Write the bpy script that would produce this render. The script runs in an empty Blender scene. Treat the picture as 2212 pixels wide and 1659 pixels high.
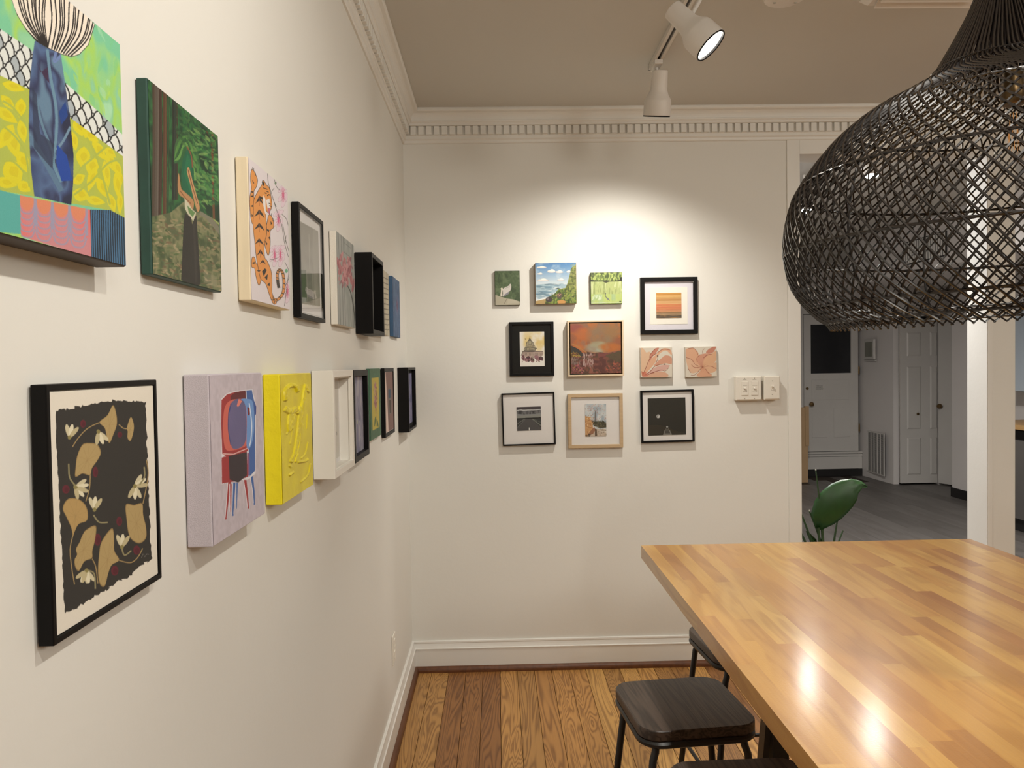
import bpy, bmesh, math, random
import numpy as np
from math import pi, sin, cos, radians
from mathutils import Vector, Matrix, Euler
random.seed(7)
SC = bpy.context.scene
COL = SC.collection

# ---------------------------------------------------------------- camera
CAM = Vector((0.436, 0.0, 1.5))
cam_d = bpy.data.cameras.new('camera')
cam = bpy.data.objects.new('camera', cam_d); COL.objects.link(cam)
M_=Matrix(((0.999676, 0.016229, -0.019602, 0), (-0.020010, 0.025331, -0.999479, 0), (-0.015724, 0.999547, 0.025647, 0), (0,0,0,1)))
cam.rotation_euler = M_.to_euler()
cam.location = CAM
cam_d.sensor_width = 36.0; cam_d.lens = 1668.0/2212*36; cam_d.clip_start = .02
SC.camera = cam

# ---------------------------------------------------------------- world, exposure
w = bpy.data.worlds.new('world'); SC.world = w; w.use_nodes = True
w.node_tree.nodes['Background'].inputs[0].default_value = (0.50, 0.46, 0.42, 1)
w.node_tree.nodes['Background'].inputs[1].default_value = 0.02
SC.view_settings.view_transform = 'Standard'
try: SC.view_settings.look = 'None'
except Exception: pass
SC.view_settings.exposure = 0.0
SC.view_settings.gamma = 1.0
SC.view_settings.use_curve_mapping = False

# ---------------------------------------------------------------- lamps of the rooms, and added fill lights
def spot(name, loc, target, power, cone=100, blend=.6, col=(1, .92, .80), r=.035):
    d = bpy.data.lights.new(name, 'SPOT'); d.energy = power; d.spot_size = radians(cone); d.spot_blend = blend
    d.color = col; d.shadow_soft_size = r
    o = bpy.data.objects.new(name, d); COL.objects.link(o); o.location = loc
    o.rotation_euler = (Vector(target)-Vector(loc)).to_track_quat('-Z', 'Y').to_euler(); return o
WARM = (1, .945, .85)
spot('spot_light', (1.085, 3.13, 2.44), (0.90, 3.70, 0.95), 54, 132, 1., WARM, .018)      # head at the track's end, onto the back wall
spot('spot_light', (1.14, 2.37, 2.44), (1.75, 2.1, 0.9), 42, 130, .8, WARM, .05)         # lit head, onto the table
spot('spot_light', (1.09, 0.85, 2.46), (0.0, 1.55, 1.05), 33, 140, .9, WARM, .025)       # heads nearer than the frame, onto the left wall
spot('spot_light', (1.09, 0.05, 2.46), (0.0, 1.15, 1.05), 27, 140, .9, WARM, .025)
spot('spot_light', (2.9, -0.9, 2.55), (1.3, 1.6, 0.4), 84, 150, .9, WARM, .35)          # added fill from behind the camera, no fixture
spot('spot_light', (3.6, 1.2, 2.60), (1.6, 2.6, 0.3), 84, 150, .9, WARM, .30)            # added fill from the unseen right part of the room, no fixture
spot('spot_light', (1.6, -1.6, 2.60), (1.0, 2.0, 0.3), 78, 150, .9, WARM, .40)  # second added fill behind the camera, also without a fixture
spot('spot_light', (1.12, 0.45, 2.46), (1.75, 1.5, 0.9), 20, 100, .9, WARM, .03)           # added out of view for highlights on the pendant and light on the table
COOL = (1, .955, .90)
spot('kitchen_spot_light', (2.66, 4.53, 2.52), (2.7, 5.0, 0.0), 110, 130, .5, COOL, .045)
spot('kitchen_spot_light', (2.49, 5.1, 2.44), (2.9, 6.3, 0.0), 115, 130, .5, COOL, .045)
spot('kitchen_spot_light', (4.3, 4.5, 2.64), (3.4, 5.2, 0.6), 60, 150, .9, COOL, .06)
spot('kitchen_spot_light', (1.75, 4.75, 2.64), (2.8, 4.0, 0.9), 70, 130, .8, (.97, .98, 1), .06)  # unseen lamp added to brighten the cool column reveal
spot('kitchen_spot_light', (4.5, 7.6, 2.45), (4.7, 9.0, 1.0), 62, 150, .9, COOL, .06)

# ---------------------------------------------------------------- materials
def s2l(c):
    return tuple((v/255/12.92 if v/255 <= .04045 else ((v/255+.055)/1.055)**2.4) for v in c)
def new_mat(name):
    m = bpy.data.materials.new(name); m.use_nodes = True
    nt = m.node_tree; return m, nt, nt.nodes['Principled BSDF']
def node(nt, t, **k):
    n = nt.nodes.new(t)
    for a, b in k.items(): setattr(n, a, b)
    return n
def mat(name, col, rough=.5, metal=0., var=.0, vscale=8., bump=0., bscale=60., emit=None, es=1., spec=None, stretch=None, coat=0.):
    m, nt, b = new_mat(name); L = nt.links
    b.inputs['Base Color'].default_value = (*col, 1); b.inputs['Roughness'].default_value = rough; b.inputs['Metallic'].default_value = metal
    if spec is not None: b.inputs['Specular IOR Level'].default_value = spec
    if coat: b.inputs['Coat Weight'].default_value = coat; b.inputs['Coat Roughness'].default_value = .12
    tc = node(nt, 'ShaderNodeTexCoord'); mp = node(nt, 'ShaderNodeMapping'); L.new(tc.outputs['Object'], mp.inputs[0])
    if stretch: mp.inputs['Scale'].default_value = stretch
    if var or bump:
        nz = node(nt, 'ShaderNodeTexNoise'); nz.inputs['Scale'].default_value = vscale; nz.inputs['Detail'].default_value = 4; L.new(mp.outputs[0], nz.inputs['Vector'])
        mx = node(nt, 'ShaderNodeMix', data_type='RGBA'); mx.inputs[6].default_value = (*[c*(1-var) for c in col], 1); mx.inputs[7].default_value = (*[min(1, c*(1+var)) for c in col], 1)
        L.new(nz.outputs['Fac'], mx.inputs[0]); L.new(mx.outputs[2], b.inputs['Base Color'])
    if bump:
        n2 = node(nt, 'ShaderNodeTexNoise'); n2.inputs['Scale'].default_value = bscale; n2.inputs['Detail'].default_value = 5; L.new(mp.outputs[0], n2.inputs['Vector'])
        bp = node(nt, 'ShaderNodeBump'); bp.inputs['Strength'].default_value = bump; bp.inputs['Distance'].default_value = .004; L.new(n2.outputs['Fac'], bp.inputs['Height']); L.new(bp.outputs[0], b.inputs['Normal'])
    if emit: b.inputs['Emission Color'].default_value = (*emit, 1); b.inputs['Emission Strength'].default_value = es
    return m
def attr_mat(name, rough=.6, gain=(.97, 1.0, 1.07), bump=.15, bscale=900, coat=0.):
    m, nt, b = new_mat(name); L = nt.links
    a = node(nt, 'ShaderNodeVertexColor', layer_name='pigment'); mx = node(nt, 'ShaderNodeVectorMath', operation='MULTIPLY'); mx.inputs[1].default_value = gain
    L.new(a.outputs[0], mx.inputs[0]); L.new(mx.outputs[0], b.inputs['Base Color']); b.inputs['Roughness'].default_value = rough
    if coat: b.inputs['Coat Weight'].default_value = coat; b.inputs['Coat Roughness'].default_value = .2
    if bump:
        tc = node(nt, 'ShaderNodeTexCoord'); n2 = node(nt, 'ShaderNodeTexNoise'); n2.inputs['Scale'].default_value = bscale; L.new(tc.outputs['Object'], n2.inputs['Vector'])
        bp = node(nt, 'ShaderNodeBump'); bp.inputs['Strength'].default_value = bump; bp.inputs['Distance'].default_value = .0006; L.new(n2.outputs['Fac'], bp.inputs['Height']); L.new(bp.outputs[0], b.inputs['Normal'])
    return m
def glass_mat(name, rough=.0, ior=1.5):
    m, nt, b = new_mat(name); L = nt.links; nt.nodes.remove(b)
    out = nt.nodes['Material Output']; tr = node(nt, 'ShaderNodeBsdfTransparent'); gl = node(nt, 'ShaderNodeBsdfGlossy'); gl.inputs['Roughness'].default_value = rough
    fr = node(nt, 'ShaderNodeFresnel'); fr.inputs['IOR'].default_value = ior; mx = node(nt, 'ShaderNodeMixShader')
    ge = node(nt, 'ShaderNodeNewGeometry'); iv = node(nt, 'ShaderNodeMath', operation='SUBTRACT'); iv.inputs[0].default_value = 1; L.new(ge.outputs['Backfacing'], iv.inputs[1]); ml = node(nt, 'ShaderNodeMath', operation='MULTIPLY'); L.new(fr.outputs[0], ml.inputs[0]); L.new(iv.outputs[0], ml.inputs[1]); L.new(ml.outputs[0], mx.inputs[0]); L.new(tr.outputs[0], mx.inputs[1]); L.new(gl.outputs[0], mx.inputs[2]); L.new(mx.outputs[0], out.inputs[0]); return m
def wood_mat(name, cols, rough, grain=(1., 30., 1.), rings=14., ringmix=.6, rnd=.25, bump=.1, coat=0., dist=1.2, fine=.25, bscale=None):
    """wood with cathedral rings, long along local Y; every object draws its own offset and tone"""
    m, nt, b = new_mat(name); L = nt.links
    tc = node(nt, 'ShaderNodeTexCoord'); oi = node(nt, 'ShaderNodeObjectInfo')
    of = node(nt, 'ShaderNodeMath', operation='MULTIPLY'); of.inputs[1].default_value = 57.3; L.new(oi.outputs['Random'], of.inputs[0])
    cb = node(nt, 'ShaderNodeCombineXYZ'); L.new(of.outputs[0], cb.inputs[0]); L.new(of.outputs[0], cb.inputs[1]); L.new(of.outputs[0], cb.inputs[2])
    ad = node(nt, 'ShaderNodeVectorMath', operation='ADD'); L.new(tc.outputs['Object'], ad.inputs[0]); L.new(cb.outputs[0], ad.inputs[1])
    mp = node(nt, 'ShaderNodeMapping'); mp.inputs['Scale'].default_value = grain; L.new(ad.outputs[0], mp.inputs[0])
    n1 = node(nt, 'ShaderNodeTexNoise'); n1.inputs['Scale'].default_value = 1.; n1.inputs['Detail'].default_value = 2.5; n1.inputs['Roughness'].default_value = .45; n1.inputs['Distortion'].default_value = dist*.3; L.new(mp.outputs[0], n1.inputs['Vector'])
    mu = node(nt, 'ShaderNodeMath', operation='MULTIPLY'); mu.inputs[1].default_value = rings*2*pi; L.new(n1.outputs['Fac'], mu.inputs[0])
    sn = node(nt, 'ShaderNodeMath', operation='SINE'); L.new(mu.outputs[0], sn.inputs[0])
    mr = node(nt, 'ShaderNodeMapRange'); mr.inputs[1].default_value = -1; mr.inputs[2].default_value = 1; L.new(sn.outputs[0], mr.inputs[0])
    pw = node(nt, 'ShaderNodeMath', operation='POWER'); pw.inputs[1].default_value = 1.8; L.new(mr.outputs[0], pw.inputs[0])
    mp2 = node(nt, 'ShaderNodeMapping'); mp2.inputs['Scale'].default_value = (260, 9, 260); L.new(ad.outputs[0], mp2.inputs[0])
    n2 = node(nt, 'ShaderNodeTexNoise'); n2.inputs['Scale'].default_value = 1.; n2.inputs['Detail'].default_value = 3; L.new(mp2.outputs[0], n2.inputs['Vector'])
    fac = node(nt, 'ShaderNodeMath', operation='MULTIPLY_ADD'); fac.inputs[1].default_value = ringmix; L.new(pw.outputs[0], fac.inputs[0])
    f2 = node(nt, 'ShaderNodeMath', operation='MULTIPLY'); f2.inputs[1].default_value = fine; L.new(n2.outputs['Fac'], f2.inputs[0]); L.new(f2.outputs[0], fac.inputs[2])
    mx = node(nt, 'ShaderNodeMix', data_type='RGBA'); L.new(fac.outputs[0], mx.inputs[0])
    r1 = node(nt, 'ShaderNodeValToRGB'); r1.color_ramp.elements[0].position = 0
    els = cols[0]; r1.color_ramp.elements[0].color = (*els[0], 1); r1.color_ramp.elements[1].position = 1; r1.color_ramp.elements[1].color = (*els[-1], 1)
    for i, c in enumerate(els[1:-1]): e = r1.color_ramp.elements.new((i+1)/(len(els)-1)); e.color = (*c, 1)
    wn = node(nt, 'ShaderNodeTexWhiteNoise', noise_dimensions='1D'); L.new(oi.outputs['Random'], wn.inputs['W']); L.new(wn.outputs['Value'], r1.inputs[0])
    L.new(r1.outputs[0], mx.inputs[6])
    dk = node(nt, 'ShaderNodeVectorMath', operation='MULTIPLY'); dk.inputs[1].default_value = cols[1]; L.new(r1.outputs[0], dk.inputs[0]); L.new(dk.outputs[0], mx.inputs[7])
    L.new(mx.outputs[2], b.inputs['Base Color']); b.inputs['Roughness'].default_value = rough
    if coat: b.inputs['Coat Weight'].default_value = coat; b.inputs['Coat Roughness'].default_value = .17
    if bump:
        bp = node(nt, 'ShaderNodeBump'); bp.inputs['Strength'].default_value = bump; bp.inputs['Distance'].default_value = .001
        if bscale:
            n3 = node(nt, 'ShaderNodeTexNoise'); n3.inputs['Scale'].default_value = bscale; n3.inputs['Detail'].default_value = 2; L.new(tc.outputs['Object'], n3.inputs['Vector']); L.new(n3.outputs['Fac'], bp.inputs['Height'])
        else: L.new(n2.outputs['Fac'], bp.inputs['Height'])
        L.new(bp.outputs[0], b.inputs['Normal'])
    return m

M = {}
M['wall'] = mat('wall paint', (.765, .755, .71), .62, var=.03, vscale=1.3, bump=.10, bscale=55)
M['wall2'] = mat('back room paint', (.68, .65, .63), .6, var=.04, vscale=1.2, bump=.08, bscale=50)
M['trim'] = mat('trim enamel', (.785, .775, .735), .38, var=.02, vscale=3, bump=.05, bscale=40)
M['ceil'] = mat('ceiling paint', (.60, .585, .54), .8, var=.02, vscale=1, bump=.06, bscale=80)
M['door'] = mat('door enamel', (.60, .58, .55), .42, var=.04, vscale=4)
M['black'] = mat('black lacquer', (.0045, .004, .004), .45, var=.1, vscale=20, spec=.16)
M['blackmat'] = mat('black mat board', (.013, .0135, .013), .9, var=.1, vscale=60, spec=.15)
M['bkmetal'] = mat('black powder coat', (.012, .012, .013), .36, bump=.04, bscale=300)
M['rubber'] = mat('black rubber base', (.012, .011, .011), .5, var=.1)
M['white_f'] = mat('white frame lacquer', (.80, .775, .71), .4)
M['lilac'] = mat('lilac mat board', (.70, .68, .74), .85)
M['cream'] = mat('cream mat board', (.82, .80, .72), .85)
M['matw'] = mat('white mat board', (.74, .72, .70), .85, var=.02, vscale=90)
M['oak'] = mat('pale oak moulding', (.50, .36, .21), .55, var=.18, vscale=6, stretch=(4, 4, 40))
M['oakl'] = mat('light maple moulding', (.70, .55, .38), .5, var=.12, vscale=6, stretch=(4, 4, 40))
M['pine'] = mat('unfinished pine', (.80, .68, .48), .6, var=.06, vscale=5, stretch=(30, 30, 4))
M['dkstain'] = mat('dark stretcher', (.06, .045, .035), .6)
M['canvas_g'] = mat('green canvas edge', (.018, .065, .048), .55, var=.3, vscale=30)
M['canvas_w'] = mat('raw canvas edge', (.74, .70, .62), .85, bump=.3, bscale=700)
M['canvas_lilac'] = mat('lilac canvas edge', (.60, .545, .60), .8, var=.03, vscale=60, bump=.3, bscale=800)
M['canvas_y'] = mat('yellow oil paint', (.86, .73, .010), .42, var=.06, vscale=20, bump=.5, bscale=60)
M['canvas_b'] = mat('blue canvas edge', (.035, .10, .21), .6, var=.2, vscale=30)
M['canvas_sea'] = mat('painted edge', (.30, .20, .11), .6, var=.4, vscale=30)
M['canvas_swan'] = mat('dark olive edge', (.045, .06, .03), .6)
M['canvas_fl'] = mat('pale canvas edge', (.62, .56, .48), .8, bump=.3, bscale=700)
M['canvas_gr2'] = mat('mid green canvas edge', (.055, .15, .085), .6, var=.3, vscale=30)
M['art'] = attr_mat('painted surface', .55)
M['artp'] = attr_mat('printed paper', .8, bump=0)
M['arto'] = attr_mat('oil painted surface', .42, bump=.5, bscale=220)
M['glass'] = glass_mat('picture glass')
M['bulbglass'] = glass_mat('bulb glass', 0., 1.45)
M['floor'] = wood_mat('heart pine boards', ([s2l(c) for c in ((124, 80, 40), (212, 162, 92), (182, 130, 70), (218, 170, 98), (140, 94, 48), (202, 150, 84), (164, 114, 60), (128, 82, 44))], (.36, .29, .23)), .42, grain=(8.5, .8, 8.5), rings=26, ringmix=.62, fine=.3, bump=.15, coat=.0, dist=3)
M['floorgap'] = mat('dark joint', (.03, .018, .01), .8)
M['shoe'] = wood_mat('shoe moulding', ([s2l((112, 68, 34)), s2l((100, 58, 28))], (.55, .5, .45)), .45, grain=(20, 2, 20), rings=4, ringmix=.5)
M['butcher'] = wood_mat('butcher block staves', ([s2l(c) for c in ((204, 156, 80), (214, 168, 88), (196, 142, 70), (208, 160, 82), (220, 178, 100), (200, 150, 76), (176, 120, 62), (210, 164, 86))], (.66, .55, .40)), .32, grain=(14, 2.0, 14), rings=3.2, ringmix=.42, fine=.38, bump=.30, coat=.6, dist=3, bscale=330)
M['seat'] = wood_mat('dark stained elm', ([(.075, .050, .036), (.068, .045, .033)], (.30, .27, .26)), .36, grain=(26, 1.6, 26), rings=9, ringmix=.9, bump=.5, fine=.2)
M['lvp'] = wood_mat('grey plank vinyl', ([(.13, .12, .112), (.17, .157, .148), (.15, .138, .13), (.112, .104, .098)], (.7, .68, .66)), .45, grain=(9, 1.2, 9), rings=3, ringmix=.5, bump=.05)
M['rattan'] = mat('black rattan', (.013, .010, .0085), .24, var=.3, vscale=40, spec=.7, coat=.15)
M['rattan2'] = mat('black rattan inner', (.009, .006, .005), .42, var=.3, vscale=40)
M['lampw'] = mat('white lamp body', (.74, .70, .65), .45)
M['track'] = mat('white track', (.68, .64, .58), .4)
M['trackslot'] = mat('track slot', (.05, .045, .04), .6)
M['led'] = mat('lit lamp face', (1, 1, 1), .5, emit=(1, .95, .86), es=14)
M['led_c'] = mat('lit kitchen lamp face', (1, 1, 1), .5, emit=(1, .98, .96), es=300)
M['led_o'] = mat('lamp lens', (.8, .8, .78), .3, emit=(1, .93, .8), es=2)
M['plate'] = mat('ivory plastic', (.76, .72, .64), .35)
M['screw'] = mat('dull screw', (.45, .42, .36), .4, metal=.8)
M['brass'] = mat('aged brass', (.20, .13, .06), .35, metal=.9)
M['nickel'] = mat('nickel', (.6, .58, .55), .3, metal=1)
M['fil'] = mat('amber filament', (.4, .16, .03), .4, emit=(1, .42, .08), es=.25)
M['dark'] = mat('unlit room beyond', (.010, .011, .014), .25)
M['paper'] = mat('paper notice', (.62, .60, .56), .8)
M['ink'] = mat('ink', (.05, .05, .05), .8)
M['thermo'] = mat('thermostat glass', (.20, .20, .16), .3)
M['grillek'] = mat('grille shadow', (.03, .03, .03), .8)
M['leaf'] = mat('plant leaf', (.014, .060, .009), .38, var=.35, vscale=9, stretch=(3, 3, 1))
M['stem'] = mat('plant stem', (.025, .06, .018), .45, var=.2)
M['tip'] = mat('dry stem tip', (.5, .48, .40), .7)
M['pot'] = mat('clay pot', (.20, .17, .15), .6)
M['soil'] = mat('soil', (.02, .015, .01), .9)
M['stain'] = mat('stainless steel', (.30, .29, .28), .35, metal=.8)
M['cab'] = mat('blue grey cabinet', (.40, .46, .52), .45)
M['tile'] = mat('backsplash tile', (.66, .63, .60), .3)
M['ply'] = mat('plywood panel', (.42, .28, .15), .6, var=.12, vscale=5)
M['counter'] = mat('wooden worktop', (.50, .30, .12), .4, var=.12, vscale=9, stretch=(20, 2, 20))

# ---------------------------------------------------------------- mesh helpers
class MB:
    def __init__(s): s.v = []; s.f = []; s.sm = []
    def add(s, vs, fs, smooth=False):
        o = len(s.v); s.v += [tuple(v) for v in vs]; s.f += [tuple(i+o for i in f) for f in fs]; s.sm += [smooth]*len(fs); return s
    def box(s, x0, x1, y0, y1, z0, z1):
        return s.add([(x0, y0, z0), (x1, y0, z0), (x1, y1, z0), (x0, y1, z0), (x0, y0, z1), (x1, y0, z1), (x1, y1, z1), (x0, y1, z1)],
                     [(0, 3, 2, 1), (4, 5, 6, 7), (0, 1, 5, 4), (1, 2, 6, 5), (2, 3, 7, 6), (3, 0, 4, 7)])
    def prism(s, pts, axis, a, b, smooth=False):
        """closed outline pts (2-D) pushed from a to b along axis"""
        n = len(pts)
        def P(p, t): return {0: (t, p[0], p[1]), 1: (p[0], t, p[1]), 2: (p[0], p[1], t)}[axis]
        s.add([P(p, a) for p in pts]+[P(p, b) for p in pts], [(i, (i+1) % n, (i+1) % n+n, i+n) for i in range(n)], smooth)
        o = len(s.v)-2*n; s.f += [tuple(range(o+n-1, o-1, -1)), tuple(range(o+n, o+2*n))]; s.sm += [False, False]; return s
    def tube(s, pts, r, k=6, closed=False, smooth=True):
        P = [Vector(p) for p in pts]; n = len(P); vs = []; up = None
        rr = r if hasattr(r, '__len__') else [r]*n
        for i in range(n):
            t = (P[(i+1) % n]-P[i-1]) if closed else (P[min(i+1, n-1)]-P[max(i-1, 0)])
            t = t.normalized() if t.length > 1e-9 else Vector((0, 0, 1))
            if up is None: up = t.orthogonal().normalized()
            up = (up-t*up.dot(t)); up = up.normalized() if up.length > 1e-6 else t.orthogonal().normalized()
            b = t.cross(up)
            for j in range(k):
                a = 2*pi*j/k; vs.append(P[i]+(up*cos(a)+b*sin(a))*rr[i])
        fs = []
        for i in range(n if closed else n-1):
            for j in range(k):
                a, b2 = i*k, ((i+1) % n)*k; fs.append((a+j, a+(j+1) % k, b2+(j+1) % k, b2+j))
        if not closed: fs += [tuple(range(k-1, -1, -1)), tuple(range((n-1)*k, n*k))]
        return s.add(vs, fs, smooth)
    def lathe(s, prof, c=(0, 0), k=28, mtx=None, smooth=True, cap=True):
        vs = [(c[0]+r*cos(2*pi*j/k), c[1]+r*sin(2*pi*j/k), z) for r, z in prof for j in range(k)]
        if mtx is not None: vs = [tuple(mtx @ Vector(v)) for v in vs]
        fs = [(i*k+j, i*k+(j+1) % k, (i+1)*k+(j+1) % k, (i+1)*k+j) for i in range(len(prof)-1) for j in range(k)]
        if cap: fs += [tuple(range(k-1, -1, -1)), tuple(range((len(prof)-1)*k, len(prof)*k))]
        return s.add(vs, fs, smooth)
    def build(s, name, m, parent=None, bevel=0., loc=None, seg=2, ang=40):
        me = bpy.data.meshes.new(name); me.from_pydata(s.v, [], s.f)
        if bevel or True:
            bm = bmesh.new(); bm.from_mesh(me)
            if bevel:
                es = [e for e in bm.edges if len(e.link_faces) == 2 and e.calc_face_angle(0) > .6]
                bmesh.ops.bevel(bm, geom=es, offset=bevel, segments=seg, profile=.5, affect='EDGES')
            bmesh.ops.recalc_face_normals(bm, faces=bm.faces); bm.to_mesh(me); bm.free()
        if not bevel and any(s.sm):
            me.polygons.foreach_set('use_smooth', s.sm[:len(me.polygons)] if len(s.sm) == len(me.polygons) else [True]*len(me.polygons))
            try: me.set_sharp_from_angle(angle=radians(ang))
            except Exception: pass
        me.materials.append(m); o = bpy.data.objects.new(name, me); COL.objects.link(o)
        if parent is not None: o.parent = parent
        if loc is not None: o.location = loc
        return o
def tag(o, label, cat, group=None, kind=None):
    if label: o['label'] = label
    if cat: o['category'] = cat
    if group: o['group'] = group
    if kind: o['kind'] = kind
    return o
def thing(name, label, cat, loc=(0, 0, 0), rz=0., group=None, rot=None):
    o = bpy.data.objects.new(name, None); COL.objects.link(o); o.empty_display_size = .05
    o.location = loc; o.rotation_euler = rot or (0, 0, rz); return tag(o, label, cat, group)
def struct(name, mb, m, parent=None, bevel=0.):
    o = mb.build(name, m, parent, bevel)
    if parent is None: o['kind'] = 'structure'
    return o
def piece(src, parent, loc, rz=0., scale=None):
    c = src.copy(); COL.objects.link(c); c.parent = parent; c.location = loc; c.rotation_euler = (0, 0, rz)
    if scale: c.scale = scale
    return c
# ---------------------------------------------------------------- painter (flat print / paint on canvases)
def homography(src, dst):
    A = []
    for (x, y), (u, v) in zip(src, dst):
        A.append([x, y, 1, 0, 0, 0, -u*x, -u*y]); A.append([0, 0, 0, x, y, 1, -v*x, -v*y])
    h = np.linalg.solve(np.array(A, float), np.array([c for p in dst for c in p], float))
    return np.append(h, 1).reshape(3, 3)

class Paint:
    """Pigment on one picture surface; q = its four corners TL,TR,BR,BL in the measuring grid."""
    def __init__(s, n, col, q=None, ss=2, seed=1, m=None):
        s.n, s.m, s.ss = n, (m or n), ss
        s.W, s.H = s.m*ss, n*ss
        s.a = np.ones((s.H, s.W, 3), np.float32)*np.array(col, np.float32)
        s.M = homography(q, [(0, 0), (1, 0), (1, 1), (0, 1)]) if q else None
        s.r = np.random.RandomState(seed)
        s.hgt = None
    def T(s, pts):
        p = np.array(pts, float)
        if s.M is not None:
            w = p @ s.M[2, :2] + s.M[2, 2]
            p = np.stack([(p @ s.M[0, :2]+s.M[0, 2])/w, (p @ s.M[1, :2]+s.M[1, 2])/w], -1)
        return p*[s.W, s.H]
    def noise(s, fx, fy=None, octv=1):
        fy = fy or fx; out = 0; amp = 1; tot = 0
        for o in range(octv):
            gx, gy = int(fx*2**o)+2, int(fy*2**o)+2
            g = s.r.rand(gy, gx)
            xs = np.linspace(0, gx-1.001, s.W); ys = np.linspace(0, gy-1.001, s.H)
            xi = xs.astype(int); yi = ys.astype(int)
            xf = xs-xi; yf = ys-yi; xf = xf*xf*(3-2*xf); yf = (yf*yf*(3-2*yf))[:, None]
            a = g[yi][:, xi]*(1-xf)+g[yi][:, xi+1]*xf; b = g[yi+1][:, xi]*(1-xf)+g[yi+1][:, xi+1]*xf
            out = out+amp*(a*(1-yf)+b*yf); tot += amp; amp *= .5
        return out/tot
    def mask_poly(s, P):
        P = np.asarray(P); y0 = max(0, int(P[:, 1].min())); y1 = min(s.H-1, int(P[:, 1].max())+1)
        m = np.zeros((s.H, s.W), bool)
        X1, Y1 = P[:, 0], P[:, 1]; X2, Y2 = np.roll(X1, -1), np.roll(Y1, -1)
        for y in range(y0, y1+1):
            yy = y+.5; c = ((Y1 <= yy) & (Y2 > yy)) | ((Y2 <= yy) & (Y1 > yy))
            if not c.any(): continue
            xs = np.sort(X1[c]+(yy-Y1[c])*(X2[c]-X1[c])/(Y2[c]-Y1[c]))
            for k in range(0, len(xs)-1, 2):
                a, b = max(0, int(round(xs[k]))), min(s.W, int(round(xs[k+1])))
                if b > a: m[y, a:b] = True
        return m
    def put(s, m, col, al=1.):
        c = np.array(col, np.float32)
        if m.dtype == bool:
            if c.ndim == 3: s.a[m] = s.a[m]*(1-al)+c[m]*al
            else: s.a[m] = s.a[m]*(1-al)+c*al
        else:
            mm = (m*al)[..., None]; s.a = (s.a*(1-mm)+c*mm).astype(np.float32)
    def smooth(s, pts, closed=True, k=5):
        p = np.array(pts, float); n = len(p); out = []
        rng = range(n if closed else n-1)
        for i in rng:
            if closed: a, b, c, d = p[i-1], p[i], p[(i+1) % n], p[(i+2) % n]
            else: a, b, c, d = p[max(i-1, 0)], p[i], p[i+1], p[min(i+2, n-1)]
            for t in np.arange(k)/k:
                out.append(.5*((2*b)+(-a+c)*t+(2*a-5*b+4*c-d)*t*t+(-a+3*b-3*c+d)*t**3))
        if not closed: out.append(p[-1])
        return np.array(out)
    def poly(s, pts, col, al=1., sm=False):
        if sm: pts = s.smooth(pts)
        m = s.mask_poly(s.T(pts)); s.put(m, col, al); return m
    def ell(s, cx, cy, rx, ry, col, rot=0, al=1., k=20):
        t = np.linspace(0, 2*pi, k, endpoint=False); c, sn = np.cos(rot), np.sin(rot)
        return s.poly(np.stack([cx+rx*np.cos(t)*c-ry*np.sin(t)*sn, cy+rx*np.cos(t)*sn+ry*np.sin(t)*c], -1), col, al)
    def lens(s, cx, cy, rx, ry, col, rot=0, al=1.):
        t = np.linspace(-1, 1, 9); q = np.concatenate([np.stack([t*rx, ry*(1-t*t)*(1-.25*t)], -1), np.stack([t*rx, -ry*(1-t*t)*(1-.25*t)], -1)[::-1]])
        c, sn = np.cos(rot), np.sin(rot); return s.poly(np.stack([cx+q[:, 0]*c-q[:, 1]*sn, cy+q[:, 0]*sn+q[:, 1]*c], -1), col, al)
    def line(s, pts, w, col, al=1., sm=False, taper=0):
        """w in measuring units across; drawn as a ribbon, so it foreshortens with the surface"""
        p = np.array(pts, float)
        if sm and len(p) > 2: p = s.smooth(p, False)
        d = np.gradient(p, axis=0); L = np.hypot(d[:, 0], d[:, 1])+1e-9
        nrm = np.stack([-d[:, 1]/L, d[:, 0]/L], -1)
        t = np.linspace(0, 1, len(p))[:, None]
        ww = w/2*(1-taper*t)
        s.poly(np.concatenate([p+nrm*ww, (p-nrm*ww)[::-1]]), col, al)
    def dabs(s, n, box, rx, ry, cols, rot=(0, 3.14), al=.8, inside=None):
        for i in range(n):
            x = s.r.uniform(box[0], box[2]); y = s.r.uniform(box[1], box[3])
            if inside and not inside(x, y): continue
            s.ell(x, y, rx*s.r.uniform(.5, 1.3), ry*s.r.uniform(.5, 1.3), cols[s.r.randint(len(cols))], s.r.uniform(*rot), al, 9)
    def mottle(s, m, cols, fx, fy=None, octv=3, al=1.):
        nz = s.noise(fx, fy, octv); nz = (nz-nz.min())/(nz.max()-nz.min())
        nz = np.clip((nz-.25)*2, 0, .999)*(len(cols)-1)
        i = np.minimum(nz.astype(int), len(cols)-2); f = (nz-i)[..., None]; c = np.array(cols, np.float32)
        s.put(m, (c[i]*(1-f)+c[i+1]*f).astype(np.float32), al)
    def grain(s, k):
        s.a += (s.r.rand(s.H, s.W, 1)-.5)*2*k
    def out(s):
        a = s.a.reshape(s.n, s.ss, s.m, s.ss, 3).mean((1, 3))
        return np.clip(a/255., 0, 1)
    def full(s): return np.ones((s.H, s.W), bool)

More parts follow.
